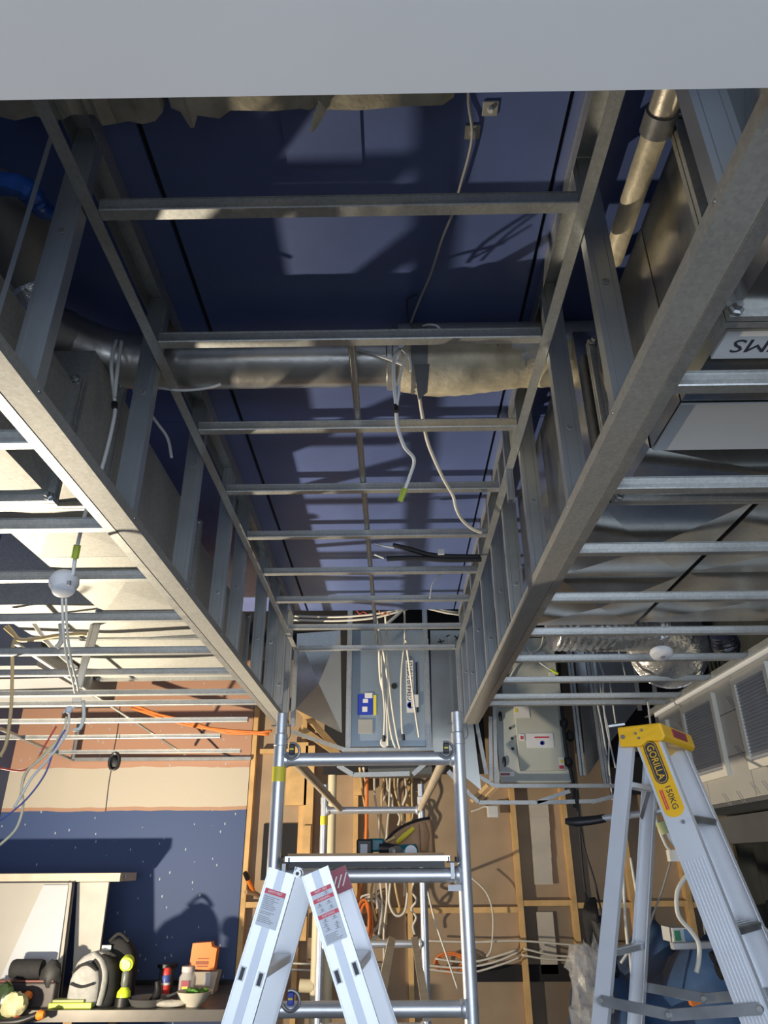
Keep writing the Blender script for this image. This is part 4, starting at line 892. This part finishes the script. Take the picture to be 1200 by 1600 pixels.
mb = MB(); mb.blob(P(79, 1525, 5.95), (.075, .05, .095), 12, 8, .16); mb.build('black_glove', RUBBER, label='crumpled black glove beside the black cylinder', cat='glove', smooth=True)
for i, (x, y, m, lb_) in enumerate(((42, 1556, ORNG, 'orange-tipped hand tool lying furthest from the front edge at far left'), (62, 1586, ORNG, 'orange-tipped hand tool nearest the lime case at the bench corner'), (25, 1596, RED, 'red-tipped hand tool at the bottom left corner of the view'))):
    p_ = P(x, y, 5.70 if i else 5.86); t_ = thing('hand_tool', p_-V((0, 0, .03)), lb_, 'tool', 'orange-tipped tools')
    MB().tube([p_+V((-.02,.0,0)), p_, p_+V((.03,0,.002))], [.02,.032,.02], 10, 4).build('tip', m, t_, smooth=True)
    MB().tube([p_+V((-.02,0,0)), p_+V((-.12,-.02,-.03)), p_+V((-.25,-.03,-.035))], [.02,.024,.02], 10, 4).build('grip', BLACK, t_, smooth=True)
c = P(22, 1570, 5.72); mb = MB(); mb.blob(c, (.085,.06,.07), 12, 8, .14); mb.build('work_glove', mat('yellow_glove', (.55,.52,.30), .8, 0, .35, 12), label='pale yellow and black work glove in the tool heap at far left', cat='glove', smooth=True)
c = P(5, 1565, 5.76); mb = MB(); mb.blob(c, (.07,.05,.11), 12, 8, .12); mb.build('dark_bottle', mat('dark_green_glass', (.03,.05,.02), .2), label='dark green bottle at the very left of the bench', cat='bottle', smooth=True)
bx('tool_tray', (-3.55, 5.55, ZB-.14), (-2.35, 5.815, ZB-.10), BENCH, label='low dark tray of tools in front of the bench at far left', cat='tray')
# hammer hung on the stud
t_ = thing('hammer', P(392, 1385, 6.9), 'hammer with orange and black grip stuck in the timber wall', 'hammer')
MB().tube([P(383, 1364, 6.75), P(387, 1373, 6.8)], [.02, .022], 10, 0).build('grip_end', BLACK, t_, smooth=True); MB().tube([P(387, 1373, 6.8), P(396, 1392, 6.92)], [.022, .018], 10, 0).build('grip', ORNG, t_, smooth=True)
MB().tube([P(384, 1394, 6.85), P(398, 1396, 6.93), P(404, 1400, 6.98)], .02, 10, 3).build('shaft', TIMBERD, t_, smooth=True)

# =================================================================== LOWER RIGHT PILE
mb = MB(); n, m = 30, 16; vs = []; fs = []
for i in range(n+1):
    for j in range(m+1):
        x = 1.15+i*(1.62/n); y = 4.5+j*(2.3/m)
        e_ = min(1, min(i, n-i)/4)*min(1, min(j, m-j)/3)
        z = -1.6+e_*(.92+.16*math.sin(i*.5+1)+.12*math.sin(j*.9+i*.3)+random.uniform(-.02,.02)-(.10 if i > 20 else 0))
        vs.append(V((x, y, z)))
for i in range(n):
    for j in range(m): fs.append((i*(m+1)+j, (i+1)*(m+1)+j, (i+1)*(m+1)+j+1, i*(m+1)+j+1))
bot = len(vs); 
mb.add(vs, fs); o = mb.build('blue_drop_sheet', TARP, label='blue drop sheet heaped over materials behind the stepladder', cat='drop sheet', smooth='full')
so = o.modifiers.new('thickness', 'SOLIDIFY'); so.thickness = .012
mb = MB(); 
for k in range(9):
    p_ = P(random.uniform(905, 945), random.uniform(1490, 1600), 5.2); mb.blob(p_, (random.uniform(.05,.11), .08, random.uniform(.08,.17)), 9, 6, .28)
mb.build('plastic_wrap', CLEAR, label='crumpled clear plastic wrap left of the stepladder rear leg', cat='plastic wrap')
A, B = q2(1050, 1450, 1086, 1473, 5.0); t_ = thing('product_box', ((A.x+B.x)/2, 5.0, B.z), 'white and blue box with green square behind the stepladder', 'box')
bx('carton', (A.x, 5.0, B.z), (B.x, 5.2, A.z), LABEL, t_); C, D = q2(1053, 1454, 1065, 1470, 4.995); bx('green_square', (C.x, 4.994, D.z), (D.x, 5.0, C.z), mat('green_print', (.05,.30,.16), .5), t_)
C, D = q2(1068, 1452, 1086, 1473, 4.995); bx('blue_panel', (C.x, 4.995, D.z), (D.x, 5.0, C.z), mat('pale_blue_print', (.14,.28,.52), .5), t_)
MB().beam(P(1050, 1478, 4.9), P(1180, 1474, 4.9), .06, .035, Z3, .004).build('metal_strip', ALUW, label='pale metal strip lying on the blue drop sheet below the box', cat='strip')
t_ = thing('sealant_tube', P(1140, 1510, 4.4), 'white and black tubes leaning behind the stepladder front stile', 'tube')
MB().tube([P(1118, 1500, 4.4), P(1150, 1482, 4.4), P(1200, 1460, 4.4)], .04, 14, 0).build('white_tube', PAPER, t_, smooth=True); MB().tube([P(1116, 1501, 4.4), P(1123, 1497, 4.4)], .042, 14, 0).build('black_end', BLACK, t_, smooth=True)
MB().tube([P(1124, 1518, 4.35), P(1160, 1505, 4.35)], .035, 14, 0).build('second_tube', DGREY, t_, smooth=True); MB().tube([P(1122, 1519, 4.35), P(1128, 1517, 4.35)], .037, 14, 0).build('black_end', BLACK, t_, smooth=True)
t_ = thing('metal_strap', P(1090, 1560, 4.6), 'orange-tipped grey straps lying across the drop sheet', 'strap')
MB().beam(P(1010, 1545, 4.6), P(1085, 1562, 4.5), .03, .02).build('strap', STEELD, t_); MB().beam(P(1078, 1566, 4.5), P(1092, 1562, 4.5), .05, .03).build('orange_tip', ORNG, t_); MB().beam(P(1092, 1560, 4.5), P(1190, 1552, 4.5), .03, .02).build('strap', STEELD, t_)

# =================================================================== CABLES
def cable(pts, r, m, label, group=None, tip=None, extra=None, name='cable', n=8):
    pp = [P(*p) if not isinstance(p, Vector) else p for p in pts]
    mb = MB().tube(pp, r, n, 6)
    if not tip and not extra: return mb.build(name, m, label=label, cat='cable', group=group, smooth='full')
    root = thing(name, min(pp, key=lambda p: p.z), label, 'cable', group); mb.build('sheath', m, root, smooth='full')
    if tip: d = (pp[-1]-pp[-2]).normalized(); MB().tube([pp[-1]-d*.012, pp[-1]+d*tip[1]], r*1.6, 8, 0).build('tip_tape', tip[0], root, smooth=True)
    for e_ in (extra or []): e_(root)
    return root
G1 = 'white cables hanging before the plenum'
for i, p in enumerate([[(585, 958), (595, 1000), (597, 1060), (601, 1110), (600, 1152)], [(588, 965), (604, 1050), (606, 1110), (612, 1150), (618, 1168)], [(602, 960), (606, 1040), (612, 1100), (620, 1150), (625, 1170)],
        [(632, 950), (632, 1000), (627, 1060), (628, 1130), (630, 1150)], [(634, 1000), (642, 1060), (650, 1120), (655, 1152)], [(592, 1000), (594, 1060), (603, 1100), (606, 1165)]]):
    cable([(x, y, 5.5 if k_ else 5.25) for k_, (x, y) in enumerate(p)], .008, PVC, 'white cable hanging in front of the plenum, %s from the left' % ORD[i], G1, tip=(INK, .03) if i in (0, 3) else None)
for i, dy in enumerate((0, 6)):
    cable([(448, 962+dy, 5.24), (520, 964+dy, 5.24), (580, 960+dy, 5.22), (628, 951+dy*.5, 5.22), (655, 945+dy*.6, 5.24), (700, 955+dy*.5, 5.26), (730, 957+dy*.7, 5.3)], .009, PVC, ['upper', 'lower'][i]+' white cable slung across the far end of the raised grid', 'cables across the far end of the grid')
cable([(604, 975, 5.2), (616, 965, 5.2), (630, 952, 5.2)], .012, PVC, 'short white cable end lying over the slung cables', tip=None)
for i, (x, y, m) in enumerate(((562, 957, REDC), (597, 958, ORANGE))): cable([(x-5, y-4, 5.2), (x, y+2, 5.2), (x+6, y-1, 5.2), (x+12, y+3, 5.2)], .004, m, ['red', 'orange'][i]+' twist of wire tying the slung white cables')
# cables around the spiral duct
W = PVCG
cable([(556, 546, 1.92), (590, 555, 1.9), (620, 566, 1.9), (633, 572, 1.9)], .005, W, 'thin white cable end reaching right to the duct clamp')
cable([(625, 546, 1.90), (616, 560, 1.88), (616, 600, 1.88), (619, 634, 1.9), (621, 665, 1.95), (632, 698, 2.0), (647, 718, 2.05), (640, 745, 2.1), (631, 768, 2.12)], .0062, W, 'white cable with green taped end hanging below the spiral duct', tip=(LIMET, .035),
      extra=[lambda r: MB().tube([P(619, 632, 1.9), P(619, 643, 1.9)], .0085, 8, 0).build('black_tape', BLACK, r)])
cable([(640, 548, 1.9), (632, 565, 1.88), (625, 590, 1.88), (623, 615, 1.88), (620, 636, 1.9)], .0045, W, 'second thin white cable looped beside the duct clamp')
cable([(628, 545, 1.89), (640, 560, 1.88), (642, 580, 1.88)], .004, W, 'short looped wire at the duct clamp')
cable([(654, 610, 2.2), (660, 650, 2.3), (668, 690, 2.4), (682, 725, 2.5), (695, 752, 2.6), (708, 775, 2.7), (713, 795, 2.75), (722, 812, 2.85), (738, 826, 2.95), (752, 832, 3.0)], .007, PVC, 'cream cable running from the lagged duct to the right grid rail')
cable([(650, 515, 1.95), (665, 508, 1.9), (680, 508, 1.88), (688, 514, 1.88)], .004, W, 'thin white wire loop above the second batten')
# soffit cable with junction boxes
cable([PZ(733, 120, HS-.01), PZ(732, 160, HS-.01), PZ(738, 205, HS-.02), PZ(733, 240, HS-.02), PZ(722, 280, HS-.02), PZ(706, 335, HS-.02), PZ(690, 375, HS-.03), PZ(672, 430, HS-.03), PZ(655, 470, HS-.03), PZ(640, 510, HS-.03)], .004, mat('grey_cable', (.42, .42, .40), .5), 'grey cable running along the dark blue ceiling from a junction box')
for i, (q, lb_) in enumerate((((738, 205), 'square junction box on the blue ceiling with grey cable'), ((766, 168), 'second small box on the blue ceiling near the white edge'))):
    p_ = PZ(*q, HS); s = .02; t_ = thing('junction_box', p_-V((0, 0, .016)), lb_, 'junction box', 'ceiling junction boxes')
    bx('plate', (p_.x-s, p_.y-s, HS-.006), (p_.x+s, p_.y+s, HS), mat('dull_plate', (.33, .33, .30), .6), t_, bevel=.002); MB().lathe(p_-V((0,0,.006)), [(.008, 0), (.006, .010)], 10, (0, 0, -1)).build('gland', PVCG, t_)
t_ = thing('wire_hook', PZ(640, 480, HS), 'thin black wire hook fixed to the blue ceiling', 'hook'); MB().tube([PZ(652, 460, HS-.01), PZ(636, 467, HS-.01), PZ(637, 495, HS-.02), PZ(638, 512, HS-.04)], .003, 6, 0).build('wire', INK, t_)
t_ = thing('black_cable_bundle', P(660, 865, 3.35), 'black taped cables lying over the fifth coffer batten', 'cable')
for q in ([(614, 852), (640, 858), (680, 868), (750, 870)], [(604, 873), (650, 872), (700, 875), (752, 874)]): MB().tube([P(x, y, 3.45) for x, y in q], .014, 8, 5).build('cable_run', RUBBER, t_, smooth=True)
bx('clip', tuple(P(684, 858, 3.42)), tuple(P(694, 868, 3.44)), LABEL, t_)
MB().tube([P(585, 850, 3.45), P(600, 853, 3.45), P(616, 856, 3.45)], .006, 8, 3).build('silver_end', GALV, t_); MB().tube([P(585, 866, 3.45), P(600, 872, 3.45)], .005, 8, 0).build('silver_end', GALV, t_)
cable([(690, 895, 3.9), (676, 912, 3.9), (672, 935, 3.9)], .004, W, 'thin white wire arc behind the sixth coffer batten')
# left drop cable and ceiling speaker
cable([(182, 532, 1.90), (177, 548, 1.88), (174, 575, 1.88), (178, 612, 1.92), (180, 640, 1.95), (176, 665, 1.95), (168, 700, 1.95), (158, 735, 1.95), (145, 770, 1.98), (134, 800, 2.0), (125, 835, 2.05), (118, 868, 2.1), (114, 900, 2.12)], .0062, PVCG, 'grey-white cable dropping from the round duct past the left track',
      extra=[lambda r: MB().tube([P(179, 629, 1.94), P(179, 637, 1.94)], .0105, 8, 0).build('black_tape', BLACK, r), lambda r: MB().tube([P(121, 852, 2.07), P(117, 872, 2.09)], .012, 8, 0).build('green_tape', LIMET, r)])
cable([(190, 533, 1.9), (186, 560, 1.88), (182, 590, 1.88), (179, 620, 1.92)], .0065, PVCG, 'second cable looped over the round duct at left')
cable([(205, 600, 2.3), (215, 620, 2.3), (245, 660, 2.35), (262, 685, 2.4), (268, 715, 2.4)], .006, PVCG, 'thin pale cable behind the second left stud')
cable([(245, 605, 1.99), (280, 610, 1.97), (320, 607, 1.96), (345, 600, 1.96)], .0045, PVCG, 'thin pale wire drooping below the spiral duct near the third batten')
c = P(100, 912, 2.14); t_ = thing('ceiling_speaker', c-V((0, 0, .05)), 'white round ceiling detector hanging on cables at left', 'detector')
ax = V((.25, -.35, -.9)).normalized()
MB().lathe(c, [(.010, -.030), (.040, -.026), (.046, -.015), (.046, .0), (.042, .006), (.034, .030), (.026, .034)], 22, ax).build('housing', mat('white_plastic', (.74, .74, .76), .4, 0, .03, 8), t_, smooth=True)
u_ = ax.orthogonal().normalized(); bx('socket_slot', tuple(c+ax*.02+V((.022, -.032, 0))), tuple(c+ax*.02+V((.032, -.024, .014))), INKG, t_)
G2 = 'cables hanging below the left grid'
base = [(100, 935, 2.14), (102, 985, 2.2), (108, 1030, 2.3), (116, 1062, 2.4), (120, 1082, 2.5)]
for i, dx in enumerate((-3, 3)): cable([(x+dx, y, Y) for x, y, Y in base], .0042, PVC, ['left', 'right'][i]+' white cable dropping from the ceiling detector', G2)
cable([(0, 920, 3.4), (25, 935, 3.4), (40, 955, 3.4), (60, 985, 3.4), (80, 1010, 3.4), (108, 1035, 3.4), (120, 1045, 3.4)], .010, PVC, 'pale cable sagging in from the left edge below the navy ceiling', G2)
for i, dx in enumerate((0, 6, 10)): cable([(145+dx, 972, 3.5), (138+dx, 1000, 3.5), (128+dx*.6, 1040, 3.5), (122+dx*.3, 1075, 3.5)], .010, PVC, 'white cable beside the pale duct corner, %s of three' % ORD[i], G2)
cable([(8, 980, 3.3), (22, 992, 3.3), (32, 1000, 3.3), (60, 998, 3.3), (90, 993, 3.3), (135, 990, 3.3)], .010, TAN, 'tan knotted cable slung along the left grid', G2)
cable([(12, 978, 3.3), (24, 994, 3.3), (20, 1010, 3.3), (19, 1060, 3.3), (17, 1110, 3.3), (10, 1160, 3.3), (0, 1182, 3.3)], .008, TAN, 'tan cable hanging down the left edge', G2)
cable([(95, 975, 3.2), (96, 1000, 3.2), (88, 1012, 3.2)], .012, PVC, 'short thick white cable end under the detector', G2)
cable([(108, 1110, 2.6), (106, 1140, 2.6), (92, 1165, 2.6), (72, 1190, 2.6), (50, 1215, 2.6), (35, 1240, 2.6), (22, 1262, 2.6)], .0048, PVC, 'white cable of the bundle trailing down to the left', G2)
cable([(104, 1120, 2.62), (96, 1150, 2.62), (70, 1180, 2.62), (42, 1205, 2.62), (34, 1230, 2.62), (36, 1260, 2.62), (25, 1295, 2.62), (0, 1320, 2.62)], .0048, mat('cream_cable', (.76, .68, .48), .5), 'cream cable of the bundle curling below the left edge', G2)
cable([(102, 1140, 2.6), (85, 1170, 2.6), (70, 1210, 2.6), (40, 1250, 2.6), (0, 1283, 2.6)], .0032, BLUEW, 'blue cable of the bundle trailing to the left edge', G2)
cable([(88, 1135, 2.64), (70, 1165, 2.64), (56, 1190, 2.64), (35, 1204, 2.64), (0, 1200, 2.64)], .0032, REDC, 'red cable of the bundle bending to the left edge', G2)
cable([(100, 1140, 2.63), (84, 1162, 2.63), (60, 1185, 2.63), (40, 1212, 2.63), (30, 1250, 2.63)], .0032, TAN, 'tan cable of the bundle between the red and white', G2)
cable([(130, 1095, 2.6), (131, 1120, 2.6), (125, 1138, 2.6), (115, 1140, 2.6)], .007, PVC, 'short white cable hook beside the bundle', G2)
c = P(108, 1109, 2.58); t_ = thing('cable_connector', c, 'small white cable connector tying the left bundle', 'connector'); MB().blob(c, (.014, .012, .014), 10, 7).build('ball', WHITE, t_, smooth=True); MB().tube([c+V((-.02, 0, -.01)), c+V((.02, 0, .01))], .004, 8, 0).build('tie', WHITE, t_)
bx('cable_tag', tuple(P(113, 1090, 2.56)), tuple(P(127, 1098, 2.57)), CLEAR, t_)
# hanging black coil over the pink wall
t_ = thing('cable_coil', P(180, 1200, 5.69), 'small black cable coil hanging in front of the pink wall', 'cable')
c = P(180, 1190, 5.69)
for k in range(5): 
    pts = [c+V((.038*math.cos(a)*(1-.1*k), -.02+.012*k, .062*math.sin(a)*(1-.05*k))) for a in [i*math.pi/6 for i in range(13)]]
    MB().tube(pts, .011, 7, 0).build('coil_turn', BLACK, t_, smooth=True)
MB().blob(c, (.03, .03, .05), 10, 8, .1).build('coil_core', BLACK, t_, smooth=True)
MB().tube([P(188, 1100, 5.69), P(184, 1140, 5.69), P(178, 1172, 5.69)], .004, 6, 4).build('lead', BLACK, t_); MB().tube([P(174, 1202, 5.69), P(170, 1225, 5.69), P(165, 1268, 5.69)], .004, 6, 4).build('lead', BLACK, t_)
G3 = 'orange cables above the pink wall'
for i, p in enumerate(([(200, 1098), (260, 1120), (330, 1138), (420, 1145)], [(205, 1106), (280, 1130), (350, 1142), (420, 1148)], [(220, 1110), (290, 1126), (360, 1146), (425, 1142)])):
    cable([(x, y, 6.7) for x, y in p], .012, ORANGE, 'orange cable sagging over the pink wall, %s of three from the top' % ORD[i], G3)
cable([(300, 1130, 7.04), (330, 1160, 7.04), (350, 1178, 7.04), (380, 1186, 7.04)], .006, INK, 'thin dark wire drooping across the pink wall')
# cables down the timber wall
G4 = 'pale cables down the timber wall'
rs = random.Random(3)
runs = [(562, 1200, 588, 1440), (568, 1200, 572, 1330), (585, 1200, 592, 1460), (592, 1195, 600, 1330), (600, 1196, 590, 1420), (606, 1200, 622, 1290), (618, 1195, 625, 1420), (626, 1195, 632, 1400), (634, 1195, 628, 1330), (642, 1195, 641, 1320), (610, 1210, 600, 1500), (646, 1380, 648, 1460)]
for i, (x0, y0, x1, y1) in enumerate(runs):
    n = 6; pts = []
    for k in range(n+1):
        t = k/n; pts.append((x0+(x1-x0)*t+rs.uniform(-7, 7)*(0 < k < n), y0+(y1-y0)*t, (6.92+rs.uniform(-.06, .06)) if k else 6.35))
    cable(pts, .010, PVC if i % 3 else TAN, 'pale cable hanging down the timber wall behind the tower, %s from the left' % ORD[min(i, 11)], G4)
cable([(574, 1180, 6.8), (573, 1240, 6.8), (572, 1310, 6.8), (566, 1370, 6.8), (556, 1420, 6.8)], .016, ORANGE, 'thick orange cable hanging down the timber wall behind the tower')
def coil(c, rx, rz, k, r, m, label):
    t_ = thing('cable_coil', V((c.x, c.y, c.z-rz)), label, 'cable', 'cable coils on the timber wall')
    for j in range(k):
        s = 1-.10*j+rs.uniform(-.05, .05); o_ = V((rs.uniform(-.02, .02), .012*j-.03, rs.uniform(-.02, .02)))
        pts = [c+o_+V((rx*s*math.cos(a), 0, rz*s*math.sin(a))) for a in [i*math.pi/8 for i in range(17)]]
        MB().tube(pts, r, 7, 0).build('coil_turn', m, t_, smooth=True)
coil(P(578, 1432, 7.04), .13, .17, 4, .009, PVC, 'white cable coil on the wall left of the tower brace')
coil(P(570, 1440, 7.02), .06, .16, 3, .011, ORANGE, 'orange cable coil on the wall behind the white ladder')
coil(P(438, 1540, 7.04), .05, .14, 3, .011, ORANGE, 'orange cable coil low on the wall seen inside the white ladder')
coil(P(700, 1503, 7.04), .13, .07, 3, .009, ORANGE, 'orange cable coil right of the tower near the dark gap')
cable([(610, 1380, 6.8), (608, 1410, 6.8), (618, 1430, 6.8), (632, 1425, 6.8), (637, 1395, 6.8)], .010, PVC, 'white cable looping between the timber studs under the deck')
G5 = 'white cables clipped along the timber wall'
for i, p in enumerate(([(665, 1508), (720, 1512), (770, 1504), (810, 1488)], [(665, 1514), (730, 1520), (780, 1508), (812, 1496)], [(665, 1470), (740, 1472), (810, 1470), (890, 1476), (940, 1478)], [(815, 1492), (850, 1498), (880, 1500), (905, 1502)], [(818, 1482), (860, 1492), (900, 1495)], [(455, 1505), (520, 1508), (600, 1510)], [(455, 1515), (520, 1518), (600, 1524)], [(680, 1498), (740, 1503), (808, 1484)])):
    cable([(x, y, 6.98) for x, y in p], .008, PVC, 'white cable running along the timber wall, %s of the low runs' % ORD[i], G5)
cable([(735, 1370, 6.95), (760, 1395, 6.95), (770, 1430, 6.95), (768, 1480, 6.95), (760, 1495, 6.95)], .007, PVC, 'thin white cable curving right of the tower')
cable([(668, 1392, 5.6), (680, 1440, 5.6), (700, 1500, 5.6), (715, 1545, 5.6)], .006, PVC, 'thin slanting white cord right of the tower rear post')
cable([(736, 1268, 7.03), (748, 1264, 7.03), (758, 1260, 7.03), (768, 1264, 7.03)], .009, PVC, 'short white lead to the wall socket')
c = P(770, 1268, 7.02); bx('wall_socket', (c.x-.05, 7.0, c.z-.05), (c.x+.05, 7.06, c.z+.05), WHITE, label='small white socket block hanging on its lead below the frame', cat='socket', bevel=.008)
# cabinet cables
cable([(850, 985, 5.99), (845, 1010, 6.0), (830, 1022, 6.0), (808, 1040, 6.0), (795, 1062, 6.0)], .008, PVC, 'cream cable curving down beside the right track')
cable([(822, 1010, 6.01), (835, 1028, 5.98), (850, 1040, 5.97), (862, 1047, 5.97)], .007, PVCG, 'white cable with lime taped end before the upper cabinet', tip=(LIME, .06))
t_ = thing('black_cable_loom', P(880, 1200, 6.27), 'black cable loom with knots running down past the cabinet edge', 'cable')
MB().tube([P(872, 1000, 6.27), P(876, 1080, 6.27), (P(880, 1130, 6.27)), P(886, 1180, 6.27), P(896, 1225, 6.27), P(898, 1262, 6.27)], .014, 8, 5).build('loom', RUBBER, t_, smooth=True)
for q in ((876, 1005), (891, 1150), (888, 1190), (881, 1130)): MB().blob(P(*q, 6.27), (.035, .03, .045), 9, 6, .2).build('knot', RUBBER, t_, smooth=True)
for i, p in enumerate(([(902, 1235), (908, 1330), (915, 1395), (922, 1410)], [(898, 1240), (912, 1320), (930, 1380), (942, 1440)])): cable([(x, y, 5.6) for x, y in p], .007, RUBBER, ['left', 'right'][i]+' black cord hanging down to the black rope hank')
t_ = thing('rope_hank', P(930, 1490, 5.4), 'black rope hank hanging beside the stepladder rear leg', 'rope')
for k in range(7): MB().tube([P(919+k*1.5, 1405, 5.5), P(914+k*3, 1430, 5.5-.02*k), P(920+k*3, 1465, 5.5), P(925+k*4, 1490+k*3, 5.5)], .016, 7, 5).build('rope_strand', RUBBER, t_, smooth=True)
MB().tube([P(932, 1435, 5.45), P(945, 1470, 5.4), P(952, 1505, 5.35), P(962, 1525, 5.3)], [.05, .05, .05, .03], 9, 5).build('rope_tail', RUBBER, t_, smooth=True)
G6 = 'thin cables hanging at the right'
for i, p in enumerate(([(942, 1060), (945, 1120), (955, 1170), (962, 1200)], [(936, 1060), (944, 1110), (952, 1150), (951, 1190), (957, 1250)], [(930, 1085), (940, 1130), (948, 1180)], [(952, 1060), (962, 1130)], [(926, 995), (935, 1030), (945, 1060)], [(961, 1000), (972, 1035), (978, 1060)])):
    cable([(x, y, 6.28) for x, y in p], .0075, PVCG, 'thin pale cable left of the yellow ladder cap, %s of six' % ORD[i], G6)
cable([(1012, 1095, 4.53), (1016, 1130, 4.4), (1020, 1200, 4.0), (1022, 1260, 3.6), (1028, 1290, 3.6), (1040, 1320, 3.6), (1048, 1330, 3.6)], .006, PVC, 'white cable to the connector block inside the stepladder')
bx('connector_block', tuple(P(1045, 1328, 3.62)), tuple(P(1058, 1346, 3.66)), PVC, label='cream connector block hanging inside the stepladder frame', cat='connector')
cable([(1036, 1290, 3.6), (1050, 1315, 3.6), (1070, 1335, 3.6), (1085, 1355, 3.6), (1070, 1372, 3.6), (1058, 1395, 3.6), (1060, 1430, 3.6), (1080, 1455, 3.6), (1092, 1475, 3.6), (1092, 1500, 3.6), (1088, 1520, 3.6)], .010, PVC, 'thick double white cable looping down inside the stepladder')
MB().tube([P(1031, 1284, 3.6), P(1035, 1292, 3.6), P(1040, 1302, 3.6)], .024, 10, 3).build('cable_gland', mat('olive_tape', (.40, .42, .18), .5), label='olive taped cable joint hanging inside the stepladder', cat='joint', smooth=True)
cable([(972, 1330, 5.0), (974, 1370, 5.0), (976, 1420, 5.0), (980, 1470, 5.0), (985, 1500, 5.0), (990, 1560, 5.0)], .009, PVC, 'white cable hanging behind the stepladder rear legs')
cable([(985, 1340, 5.0), (995, 1400, 5.0), (1000, 1440, 5.0), (985, 1480, 5.0), (970, 1505, 5.0)], .008, PVC, 'second white cable crossing behind the stepladder rear legs')
cable([(1048, 1345, 5.0), (1035, 1390, 5.0), (1020, 1430, 5.0), (1008, 1470, 5.0)], .006, mat('grey_cord', (.35, .33, .30), .6), 'thin grey cord slanting left inside the stepladder')
cable([(1075, 1360, 5.0), (1092, 1400, 5.0), (1102, 1460, 5.0)], .006, MATS['grey_cord'], 'thin grey cord slanting right inside the stepladder')
# cream conduits behind tower
for i, (x0, x1) in enumerate(((520, 518), (497, 498))):
    a_, b_ = (P(x0, 1200, 6.6), P(x1, 1600, 6.6)) if i == 0 else (P(497, 1400, 6.5), P(489, 1600, 6.5))
    b_.x = a_.x; MB().tube([a_, b_], .038 if i == 0 else .04, 16, 0).build('conduit_pipe', CREAM, label=['tall cream conduit pipe behind the tower left rear post', 'cream pipe seen between the legs of the white ladder'][i], cat='pipe', smooth=True)
MB().tube([P(468, 1540, 6.5), P(490, 1541, 6.5)], .045, 14, 0).build('pipe_stub', CREAM, label='short horizontal cream pipe stub inside the white ladder', cat='pipe', smooth=True)
# white round sensor on the right grid
c = PZ(1033, 1018, .87); t_ = thing('ceiling_detector', c-V((0, 0, .03)), 'white round detector fixed under the right grid below the foil duct', 'detector')
MB().lathe(c, [(.05, 0), (.052, .006), (.046, .022), (.02, .028)], 22, (-.1, -.3, -1)).build('housing', MATS['white_plastic'], t_, smooth=True)
MB().lathe(c+V((0, -.008, -.024)), [(.012, 0), (.010, .006)], 12, (-.1, -.3, -1)).build('sensor_eye', INKG, t_)
